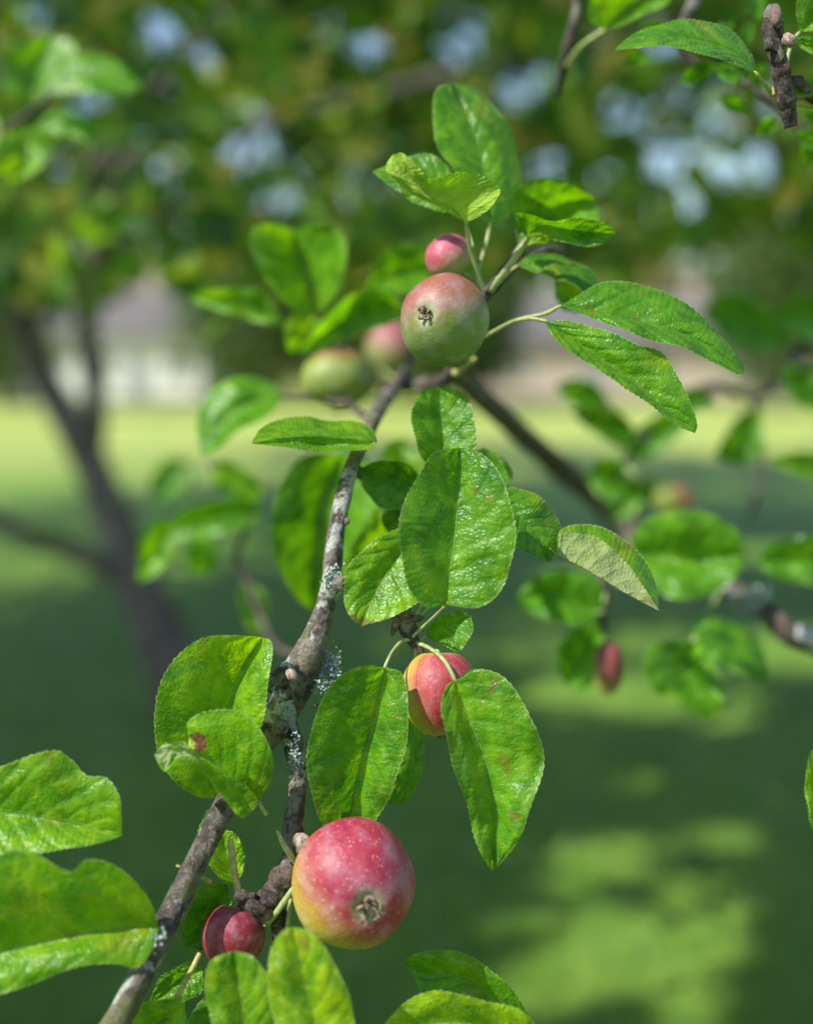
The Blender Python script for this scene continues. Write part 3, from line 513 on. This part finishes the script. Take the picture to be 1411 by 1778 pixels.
UL([(60,190),(60,120),(90,60)], [(10,150),(15,80)], [(110,140),(130,80)], .98, .98, -.5, -.5, .2, (1.1, 1.1, .8))
UL([(60,165),(140,125),(252,150)], [(110,100),(190,98)], [(130,160),(200,165)], .94, .94, .3, -.4, .2, (1.1, 1.15, 1.6))
UL([(30,220),(50,260),(20,320)], [(0,240),(-20,290)], [(95,240),(70,290)], .94, .94, -.5, -.5, .2, YG)
UL([(60,225),(120,205),(176,262)], [(90,196),(150,205)], [(100,235),(140,240)], .95, .95, .2, -.4, .2, (1.3, 1.25, 1.3))
UL([(-10,190),(-40,220),(-60,300)], [(-50,180),(-80,240)], [(0,230),(-20,280)], .95, .95, -.5, -.5, .2, YG)
BT = thing('apple_branch', at(940, 1900, .65), 'twig hidden under the lower edge with two leaves rising right of the large apple', 'branch', 'branches of the apple trees')
TW([(700,2500,.6,16),(880,2050,.64,10),(950,1900,.66,8),(965,1850,.665,6)], BT, name='branch_wood')
leaf(BT, [(945,1830),(880,1752),(812,1702),(745,1682),(700,1671)], [(925,1780),(906,1745),(870,1700),(822,1665),(772,1650),(725,1655)], [(890,1820),(820,1790),(770,1750),(735,1728),(716,1692)], .665, .655, -.3, -.9, .3, (.8, .9, .9), stalk=[(960,1860,.665)], label='dark leaf with a hooked pale tip at the bottom, behind its neighbour')
leaf(BT, [(965,1860),(880,1800),(790,1775),(655,1792)], [(935,1788),(902,1755),(850,1741),(800,1726),(750,1722),(700,1744)], [(900,1880),(800,1860),(700,1830)], .630, .620, -.3, -.5, .3, LY, label='bright yellow green leaf lowest at the bottom edge')
TW([(1470,1140,.88,9),(1520,1260,.86,7),(1520,1400,.80,6),(1480,1520,.73,5),(1462,1560,.705,4)], RB)
leaf(RB, [(1440,1500),(1415,1400),(1408,1300)], [(1405,1420),(1398,1350)], [(1440,1420),(1430,1340)], .70, .70, -.3, -.3, .2, YG, label='sliver of a green leaf at the right edge', stalk=[(1462,1555,.705)])

# ------------------------------------------------------------------ the apples
YEL = (.44, .37, .035); GRN = (.15, .22, .045)
apple(614, 1534, .640, 106, 113, (.30, -.08, .95), 'large glossy crimson apple with orange and yellow left side, biggest in the picture', apple_material('skin_crimson', YEL, (.35, .024, .040), (.23, .010, .045), (.62, .72, .35), -.22, .50, .22, .034, .8), stalk_to=[(545, 1490, .665), (520, 1470, .66)], seed=3, basin=.17, cal=1.9)
apple(406, 1626, .655, 55, 60, (-.1, -.95, .25), 'smallest dark plum red apple beside the sloping branch', apple_material('skin_plum', (.28, .03, .03), (.26, .016, .03), (.19, .011, .032), (0, 0, 1), -.8, .4, .22, .019, .15), stalk_to=[(430, 1570, .655)], seed=5, basin=.06)
mesh('old_stalk', *ptube([(461, 1607, .650, 5), (482, 1582, .645, 5.5), (508, 1545, .645, 5.5), (530, 1525, .65, 5)], 14, 10, .06), STALK, FB)
apple(764, 1202, .675, 67, 77, (.05, -.97, .1), 'half hidden pink red apple behind the crinkled drooping leaf', apple_material('skin_rose', YEL, (.40, .045, .05), (.28, .016, .03), (.35, .30, .85), .28, .42, .15, .024, .45), stalk_to=[(742, 1134, .682), (726, 1118, .683)], seed=6, basin=.08, long=1.05)
apple(770, 556, .700, 78, 80, (-.46, .02, .88), 'greenish apple with a pink blush on top and a grey brown calyx facing the viewer', apple_material('skin_green_blush', GRN, (.29, .10, .065), (.23, .07, .05), (-.25, .9, .2), .28, .5, .22, .029, .15), stalk_to=[(842, 520, .74)], seed=4, basin=.11, cal=1.25)
apple(779, 446, .735, 42, 41, (-.6, .6, .1), 'small rosy apple peeping out behind the greenish apple at the top', apple_material('skin_pink', (.30, .32, .08), (.42, .07, .10), (.36, .05, .09), (-.5, .6, .2), -.1, .5, .2, .016, .1), stalk_to=[(825, 490, .74), (842, 515, .735)], seed=8, soft=True)
apple(586, 655, .85, 62, 56, (.1, .9, .35), 'blurred yellow green apple left of the main branch', apple_material('skin_yellow_green', (.19, .25, .03), (.22, .07, .03), (.14, .035, .02), (0, .9, .2), .72, .3, .1, .027, .1), stalk_to=[(650, 700, .83)], seed=9, soft=True, cal=1.6)
apple(684, 606, 1.02, 50, 52, (.4, .5, .5), 'blurred pink and yellow apple half behind the greenish apple', apple_material('skin_pale_pink', (.18, .21, .03), (.28, .085, .07), (.24, .06, .055), (.2, .6, .2), .1, .4, .2, .025, .1), stalk_to=[(690, 660, .88)], seed=10, soft=True)
apple(1056, 1160, .865, 26, 52, (.0, -1, .1), 'narrow dark red blurred apple hanging under the limb at the right', apple_material('skin_dark_red', (.28, .28, .05), (.30, .05, .05), (.16, .03, .03), (.2, .6, .5), .0, .5, .1, .012, .1), stalk_to=[(1048, 1100, .865)], seed=11, soft=True)
apple(1168, 868, 1.14, 34, 30, (.3, -.7, .3), 'blurred yellow green apple with a red right side above the broad round leaf', apple_material('skin_yellow_red', (.28, .34, .04), (.36, .10, .06), (.36, .08, .05), (1, .3, 0), .15, .4, .1, .017, .1), stalk_to=[(1120, 840, 1.0), (1075, 800, 1.0)], seed=12, soft=True)
apple(-22, 248, .95, 34, 38, (.3, -.8, .3), 'blurred pinkish apple cut by the left edge', apple_material('skin_salmon', (.42, .40, .1), (.50, .16, .11), (.45, .12, .1), (0, 0, 1), -.5, .4, .1, .018, .1), stalk_to=[(-30, 200, .95)], seed=13, soft=True)
apple(1212, 692, 1.05, 24, 24, (.3, -.8, .3), 'blurred dull pink apple among the dark hanging leaves at the right', apple_material('skin_dull_pink', (.40, .36, .12), (.46, .16, .12), (.40, .12, .1), (0, 0, 1), -.3, .4, .2, .013, .1), stalk_to=[(1225, 668, 1.03)], seed=14, soft=True)
# ------------------------------------------------------------------ lawn
m, t = mat('lawn_grass'); o = t.n('TexCoord').outputs['Object']
a = t.noise(o, .35, 4., .6); b = t.noise(o, 3.5, 4., .65); c = t.noise(o, 60., 3., .7)
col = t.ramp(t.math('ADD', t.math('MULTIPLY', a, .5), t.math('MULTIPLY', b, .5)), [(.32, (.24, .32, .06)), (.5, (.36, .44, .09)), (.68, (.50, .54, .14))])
shade_tone = t.ramp(t.math('ADD', t.math('MULTIPLY', a, .5), t.math('MULTIPLY', b, .5)), [(.32, (.07, .18, .014)), (.5, (.13, .27, .02)), (.68, (.21, .33, .035))])  # darker green for the near lawn: canopy shade put into the colour
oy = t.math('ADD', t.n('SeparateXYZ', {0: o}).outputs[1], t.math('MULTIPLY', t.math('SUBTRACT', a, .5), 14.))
col = t.mix(t.sm(oy, 12., 24.), shade_tone, col)  # painted shade near, paler painted sun far, blended along the lawn
col = t.mix(t.math('MULTIPLY', t.sm(c, .4, .7), .3), col, (.34, .40, .06))
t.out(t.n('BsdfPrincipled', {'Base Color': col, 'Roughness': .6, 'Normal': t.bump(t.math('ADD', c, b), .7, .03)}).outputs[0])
gx = np.r_[-400, -120, -40, np.linspace(-20, 20, 41), 40, 120, 400]; gy = np.r_[-60, -20, np.linspace(-6, 60, 67), 90, 150, 300, 700]
GX, GY = np.meshgrid(gx, gy); GZ = .03 * np.sin(GX * .7 + 1) * np.sin(GY * .45)
nx = len(gx)
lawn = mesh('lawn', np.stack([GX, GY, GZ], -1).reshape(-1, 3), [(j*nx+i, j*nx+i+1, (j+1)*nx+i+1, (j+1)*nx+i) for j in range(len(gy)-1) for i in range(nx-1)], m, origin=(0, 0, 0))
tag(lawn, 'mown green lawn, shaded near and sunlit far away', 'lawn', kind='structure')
# grass blades near by
n = 26000; rg = np.random.default_rng(3); y = 1.8 + 9 * rg.random(n) ** 1.4; x = rg.uniform(-.55, .55, n) * (y + 1.2); z = .03 * np.sin(x*.7+1) * np.sin(y*.45)
an = rg.uniform(0, 6.28, n); h = rg.uniform(.025, .075, n); wd = rg.uniform(.002, .005, n); lx, ly = rg.normal(0, .025, n), rg.normal(0, .025, n)
P = np.stack([x, y, z], 1); dx = np.stack([np.cos(an)*wd, np.sin(an)*wd, 0*wd], 1)
V = np.concatenate([P - dx, P + dx, P + np.stack([lx*.4, ly*.4, h*.6], 1) + dx*.7, P + np.stack([lx*.4, ly*.4, h*.6], 1) - dx*.7, P + np.stack([lx, ly, h], 1)]).reshape(5, n, 3)
V = V.transpose(1, 0, 2).reshape(-1, 3); Fc = []
for i in range(n): k = i*5; Fc += [(k, k+1, k+2, k+3), (k+3, k+2, k+4)]
gm = crown_material('grass_blade', [(0, (.05, .16, .016)), (.6, (.09, .24, .025)), (1, (.18, .27, .05))], .25, .5)
tag(mesh('grass', V, Fc, gm, origin=(0, 0, 0)), 'short grass blades of the shaded lawn', 'grass', kind='stuff')

# ------------------------------------------------------------------ trees
def leaf_cloud(P, size, seed, droop=.3, aspect=.55):
    """one folded six-point leaf per point"""
    rg = np.random.default_rng(seed); n = len(P); s = size * rg.uniform(.6, 1.25, n)
    a = rg.normal(0, 1, (n, 3)); a[:, 2] -= droop; a /= np.linalg.norm(a, axis=1)[:, None]
    b = np.cross(a, rg.normal(0, 1, (n, 3))); b /= np.linalg.norm(b, axis=1)[:, None]; c = np.cross(a, b)
    s = s[:, None]; w_ = s * aspect * .5
    pts = [P - a*s*.5, P - a*s*.15 + b*w_ + c*w_*.35, P + a*s*.25 + b*w_*.8 + c*w_*.3, P + a*s*.5, P + a*s*.25 - b*w_*.8 + c*w_*.3, P - a*s*.15 - b*w_ + c*w_*.35]
    V = np.stack(pts, 1).reshape(-1, 3); Fc = []
    for i in range(n): k = i*6; Fc += [(k, k+1, k+2, k+3), (k, k+3, k+4, k+5)]
    return V, Fc
def clumps(cen, rad, n, per, cs, seed, keep=None):
    rg = np.random.default_rng(seed); Q = rg.normal(0, 1, (n, 3)); Q /= np.linalg.norm(Q, axis=1)[:, None]; Q *= (rg.random(n) ** .45)[:, None]
    Q = np.asarray(cen) + Q * np.asarray(rad); P = (Q[:, None] + rg.normal(0, 1, (n, per, 3)) * cs * np.array([1, 1, .7])).reshape(-1, 3)
    if keep is not None: P = P[keep(P)]
    return P, Q
def tree(name, label, base, h, r0, cen, rad, n, per, cs, ls, cm, seed, group=None, cat='tree', keep=None, lean=(0, 0), limbs=9, bark=None, path=None):
    base = np.asarray(base, float); rg = np.random.default_rng(seed)
    T = thing(name, base, label, cat, group); P, Q = clumps(cen, rad, n, per, cs, seed, keep)
    V, Fc = leaf_cloud(P, ls, seed); mesh('crown', V, Fc, cm, T, smooth=False)
    mb = MB(); pa = np.array(path) if path is not None else np.array([base - [0, 0, .2], base + [lean[0]*.3, lean[1]*.3, h*.35], base + [lean[0], lean[1], h*.7], np.asarray(cen) + [0, 0, rad[2]*.4]])
    pp = cr(pa, 24)[:, :3]; mb.tube(pp, np.linspace(r0, r0*.25, 24), 14, rough=.08, seed=seed)
    far = Q[rg.permutation(len(Q))[:limbs]]
    for q in far:
        s = pp[rg.integers(11, 21)]; mid = (s + q) / 2 + rg.normal(0, .12, 3) * np.asarray(rad) * .5
        mb.tube(cr([s, mid, q], 10)[:, :3], np.linspace(r0*.38, r0*.06, 10), 7)
    mb.build('trunk', bark or BARKT, T); return T
# every shade-giving crown leaves out the leaves that would put the fruit and some patches of grass in shadow
_g = np.random.default_rng(11)
LIT = [((.0, .72, 1.5), .75)] + [((*ground(px, py)[:2], 0.), r) for px, py, r in
       [(1050, 1215, .40), (1400, 1130, .4), (1310, 1260, .12), (700, 980, .3), (1350, 960, .45), (1000, 1000, .3), (1100, 1500, .10), (1260, 1660, .10)]
       + [(_g.normal(1130, 170), _g.normal(1560, 135), _g.uniform(.05, .11)) for _ in range(75)] + [(_g.uniform(0, 1411), _g.uniform(900, 1300), _g.uniform(.04, .12)) for _ in range(24)]] + [(tuple(at(px, py, d_)), r) for px, py, d_, r in
       ((500, 150, 4.2, .35), (150, 60, 4.5, .4), (620, 200, 4.4, .35), (250, 330, 4.6, .3), (1000, 230, 4.6, .35), (700, 40, 4.8, .3), (420, 60, 5, .35), (330, 190, 3.6, .4), (560, 300, 5., .45), (820, 120, 4.2, .4), (60, 250, 5, .5), (1100, 120, 5, .4), (1330, 330, 5.5, .5), (250, 60, 4., .4), (1250, 60, 4.4, .3), (900, 330, 5., .3), (100, 420, 4.8, .3))]
def lets_light(P):
    ok = np.ones(len(P), bool)
    for c_, r in LIT:
        d = P - np.asarray(c_); al = d @ TOSUN; dist = np.linalg.norm(d - al[:, None]*TOSUN, axis=1); ok &= ~((dist < r) & (al > .6))
    return ok
CM1 = crown_material('orchard_leaves', [(0, (.035, .10, .012)), (.4, (.10, .23, .02)), (.72, (.24, .38, .03)), (.88, (.42, .40, .08)), (1, (.55, .36, .10))])
CM2 = crown_material('added_shade_leaves', [(0, (.03, .07, .012)), (.6, (.06, .12, .02)), (1, (.10, .16, .03))], .25)
CM3 = crown_material('far_leaves', [(0, (.07, .09, .02)), (.5, (.15, .16, .035)), (1, (.26, .22, .08))], .3)
CM4 = crown_material('garden_leaves', [(0, (.03, .07, .015)), (.5, (.06, .12, .022)), (1, (.12, .17, .03))], .3)
# the leaning orchard tree
GAPS = [(290,60,42),(245,275,34),(430,245,48),(350,100,26),(60,30,30),(640,75,46),(800,55,52),(905,150,50),(945,300,34),(700,235,30),(150,150,26),(560,40,30),(1060,300,30),(1160,60,38),(500,330,24),(260,480,30),(120,330,24),(1330,150,34),(1200,350,30),(60,500,30),(390,30,24),(620,300,22)]
def vis(P):
    """keep the crown ragged above the view of house and lawn"""
    r_ = P - EYE; d = r_ @ FWD; py = H/2 - F * (r_ @ UP) / np.maximum(d, .3); px = W/2 + F * (r_ @ RT) / np.maximum(d, .3)
    lim = 505 + 35*np.sin(px*.013) + 22*np.sin(px*.041 + 1) - 70*np.clip((px-850)/300, 0, 1)
    hole = (((px-1235)/130)**2 + ((py-240)/110)**2 < 1) | (((px-1130)/100)**2 + ((py-190)/50)**2 < 1)
    for hx, hy, hr in GAPS: hole = hole | ((((px-hx)/hr)**2 + ((py-hy)/hr)**2 < 1))
    return (d > 2.2) & (py < lim) & ~(hole & (np.random.default_rng(1).random(len(P)) < .85)) & lets_light(P)
g = ground(330, 1250); dT = 4.6
tk = [g - [0, 0, .1]] + [at(x_, y_, dT + .1*i) for i, (x_, y_) in enumerate([(292, 1140), (245, 1020), (205, 920), (150, 790), (90, 680), (40, 590), (0, 480), (-60, 330), (-90, 150)])]
AT = tree('apple_tree', 'blurred old apple tree with a dark trunk leaning left over the shaded lawn', (g[0], g[1], 0), 3, .115, (0.2, 5.0, 3.1), (4.6, 2.4, 1.7), 820, 34, .15, .135, CM1, 21, keep=vis, limbs=3, path=tk)
mb = MB()
for pts in ([(150,790,4.9,26),(165,720,4.85,22),(160,640,4.8,20),(150,560,4.8,18),(160,460,4.8,13),(190,360,4.8,10),(250,260,4.8,8)], [(262,1050,4.7,24),(190,985,4.65,20),(100,950,4.6,18),(0,905,4.5,17),(-120,850,4.5,15),(-400,650,4.5,11),(-800,300,4.6,6),(-1000,50,4.6,2)],
            [(40,590,5.1,20),(120,420,5.0,14),(200,300,5,10),(260,180,5.,8)]):
    Vt, Ft = ptube(pts, 24, 10, .08, 5); mb.add(Vt, Ft)
mb.build('limb', BARKT, AT)
# a lower bough of the same tree hanging nearer, in small leafy sprays
_r = np.random.default_rng(77); _q = []
while len(_q) < 95:
    x_, y_, d_ = _r.uniform(-80, 1500), _r.uniform(-150, 520), _r.uniform(1.9, 3.2)
    if all(((x_-a_)**2 + (y_-b_)**2) > (c_ + 45)**2 for a_, b_, c_ in GAPS) and not (((x_-1235)/170)**2 + ((y_-230)/140)**2 < 1) and y_ < 480 - 160*max(0, (x_-800)/600): _q.append(at(x_, y_, d_))
_q = np.array(_q); P = (_q[:, None] + _r.normal(0, .055, (len(_q), 9, 3))).reshape(-1, 3)
V, Fc = leaf_cloud(P, .085, 78, aspect=.6); mesh('bough', V, Fc, CM1, AT, smooth=False)
tree('apple_tree', 'second orchard tree behind, its crown filling the upper right', (3.4, 8.5, 0), 3, .12, (1.6, 8.2, 3.9), (4.2, 2.2, 2.1), 330, 30, .2, .15, CM1, 22, keep=vis, limbs=2)
# unseen tall trees added to shade the lawn, left of and above the view
G = 'unseen tall trees added to shade the lawn'
for i, (bx, by, cx, cy, cz, r_, n) in enumerate([(-9.5, 1, -7.4, .8, 9.0, 3.8, 600), (-12, 9, -8, 8.2, 9.5, 4.2, 260), (9, 4, -3.8, 4.8, 9.5, 4.2, 420), (-4, -8, -9.5, -3.5, 9., 3., 260), (9.5, 15, -2.8, 12.3, 10.6, 4.2, 230), (-14, 17, -8.8, 16.2, 11.2, 3.6, 260), (12, 17, 1.6, 15., 12., 3.4, 220)]):
    tree('added_shade_tree', ['unseen tall tree left of the camera, added to shade the lawn', 'unseen tall tree farther along on the left, added to shade the lawn', 'unseen tall tree right of the camera, added to shade the lawn', 'unseen tall tree behind the camera, added for its shade', 'unseen tall tree farther along on the right, added to shade the lawn', 'farthest unseen tree on the left, added to shade the lawn', 'outermost unseen tree at the far left, added to shade the lawn'][i],
         (bx, by, 0), 9, .24, (cx, cy, cz), (r_, r_, r_*.42), n, 24, .42, .30, CM2, 40 + i, G, keep=lets_light, limbs=12)
# wood line beyond the lawn
rg = np.random.default_rng(5)
for i in range(23):
    x_ = -83 + i * 5.6 + rg.uniform(-1.5, 1.5); y_ = 72 + rg.uniform(-5, 14); h_ = rg.uniform(8, 12); rr = rg.uniform(3.4, 5.)
    tree('far_tree', 'distant broadleaf tree of the wood line behind the houses', (x_, y_, 0), h_, .3, (x_, y_, h_*.58), (rr, rr*.8, h_*.46), 130, 16, 1.0, .8, CM3, 60 + i, 'trees of the far wood line', limbs=6)
for i in range(24):
    x_ = -62 + i * 4.1 + rg.uniform(-.8, .8); y_ = 66 + rg.uniform(-1, 2)
    V, Fc = leaf_cloud(clumps((x_, y_, 1.6), (2.6, 1.2, 1.8), 40, 14, .5, 90 + i)[0], .5, 90 + i)
    T = thing('shrub', (x_, y_, 0), 'dark shrub in the hedge line at the foot of the far wood', 'shrub', 'shrubs under the far wood'); mesh('foliage', V, Fc, CM3, T, smooth=False)
    mb = MB(); mb.tube([(x_, y_, -.1), (x_ + .1, y_, 1.), (x_, y_, 2.2)], [.09, .06, .02], 8); mb.build('stem', BARKT, T)

for i, (px_, d_, h_, rr) in enumerate([(430, 47, 8, 3.0), (590, 50, 10, 3.2), (740, 46, 9, 2.9), (835, 50, 8, 1.6), (1330, 45, 8, 2.2), (1480, 48, 9, 3.), (20, 40, 8, 1.6)]):
    q = at(px_, 650, d_); tree('garden_tree', ['rounded tree on the far side of the lawn, right of the white house', 'tall tree on the far side of the lawn behind the main branch', 'tree on the far side of the lawn behind the green apple', 'slim tree left of the pinkish house', 'tree in front of the pinkish house near its right end', 'tree on the far lawn beyond the right edge', 'slim tree left of the leaning trunk, across the lawn'][i],
        (q[0], q[1], 0), h_, .22, (q[0], q[1], h_*.53), (rr, rr, h_*.48), 170, 18, .55, .42, CM4, 120 + i, 'trees on the far side of the lawn', limbs=5)

# ------------------------------------------------------------------ houses across the lawn
PAINT = simple('white_siding', (.70, .68, .68), .7, .06, 3., .001); PINK = simple('pale_pink_brick', (.50, .40, .36), .85, .12, 5., .004)
ROOF = simple('grey_shingle', (.13, .12, .12), .9, .3, 4., .01); GLASS = simple('dark_window', (.04, .05, .06), .1, .1, 1., .0001); TRIM = simple('white_trim', (.78, .78, .76), .6, .04, 3., .001); DOORM = simple('grey_door', (.25, .27, .29), .5, .1, 3., .001); FND = simple('dark_foundation', (.12, .12, .13), .9, .1, 3., .01)
def house(label, x0, x1, y0, dep, hw, hr, wm, wins, door, group='houses across the lawn', garage=None):
    T = thing('house', ((x0+x1)/2, y0, 0), label, 'house', group); xm = (x0+x1)/2; hw_ = (x1-x0)/2
    mb = MB(); mb.box((xm, y0 + dep/2, hw/2 + .2), (hw_, dep/2, hw/2 - .2))
    V = [(x0, y0 + .001, hw), (x0, y0+dep-.001, hw), (x0, y0+dep/2, hw+hr*.92), (x0 + .2, y0 + .001, hw), (x0 + .2, y0+dep-.001, hw), (x0 + .2, y0+dep/2, hw+hr*.92)]
    fa = [(0,1,2),(3,5,4),(0,3,4,1),(0,2,5,3),(1,4,5,2)]
    mb.add(V, fa); mb.add([(v[0] + (x1-x0) - .2, v[1], v[2]) for v in V], fa)
    mb.build('wall', wm, T, smooth=False)
    mb = MB(); mb.box((xm, y0 + dep/2, .15), (hw_ + .06, dep/2 + .06, .25)); mb.build('foundation', FND, T, smooth=False)
    mb = MB(); e = .5
    for s in (-1, 1):
        ya = y0 + dep/2 + s*(dep/2 + e); yb = y0 + dep/2; za = hw - e*hr/(dep/2); zb = hw + hr
        V = [(x0-e, ya, za), (x1+e, ya, za), (x1+e, yb, zb), (x0-e, yb, zb), (x0-e, ya, za+.18), (x1+e, ya, za+.18), (x1+e, yb, zb+.18), (x0-e, yb, zb+.18)]
        mb.add(V, [(0,1,2,3),(4,7,6,5),(0,4,5,1),(1,5,6,2),(2,6,7,3),(3,7,4,0)])
    rf = mb.build('roof', ROOF, T, smooth=False)
    mb = MB(); mb.box((x0 + (x1-x0)*.7, y0+dep*.5, hw+hr+.3), (.35, .35, .8)); mb.build('chimney', PINK, rf, smooth=False)
    for (cx, cz, ww, wh) in wins:
        mb = MB(); mb.box((cx, y0 - .03, cz), (ww/2, .025, wh/2)); wn = mb.build('window', GLASS, T, smooth=False)
        mb = MB(); f = .09
        for sx in (-1, 1): mb.box((cx + sx*(ww/2 + f/2), y0 - .05, cz), (f/2, .05, wh/2 + f))
        for sz in (-1, 1): mb.box((cx, y0 - .05, cz + sz*(wh/2 + f/2)), (ww/2, .048, f/2))
        mb.box((cx, y0 - .07, cz), (ww/2, .012, .03)); mb.box((cx, y0 - .072, cz), (.03, .012, wh/2)); mb.build('frame', TRIM, wn, smooth=False)
    mb = MB(); mb.box((door, y0 - .04, 1.35), (.5, .035, 1.05)); dr = mb.build('door', DOORM, T, smooth=False)
    mb = MB(); mb.tube([(door + .38, y0 - .12, 1.3), (door + .38, y0 - .07, 1.3)], [.04, .03], 10); mb.build('handle', TRIM, dr)
    return T
house('white house with a grey roof across the lawn, seen behind the leaning trunk', -20.5, -10.4, 56, 7, 3.6, 2.2, PAINT, [(-18.2, 2.0, 1.2, 1.2), (-15.5, 2.0, 1.2, 1.2), (-11.6, 2.0, 1.0, 1.2)], -13.6)
house('pale pinkish house across the lawn, seen between the leaves on the right', 3.5, 22, 60, 8, 3.4, 2.4, PINK, [(6., 2., 1.3, 1.2), (13.5, 2., 1.4, 1.2), (18, 2., 1.3, 1.2)], 10.2)
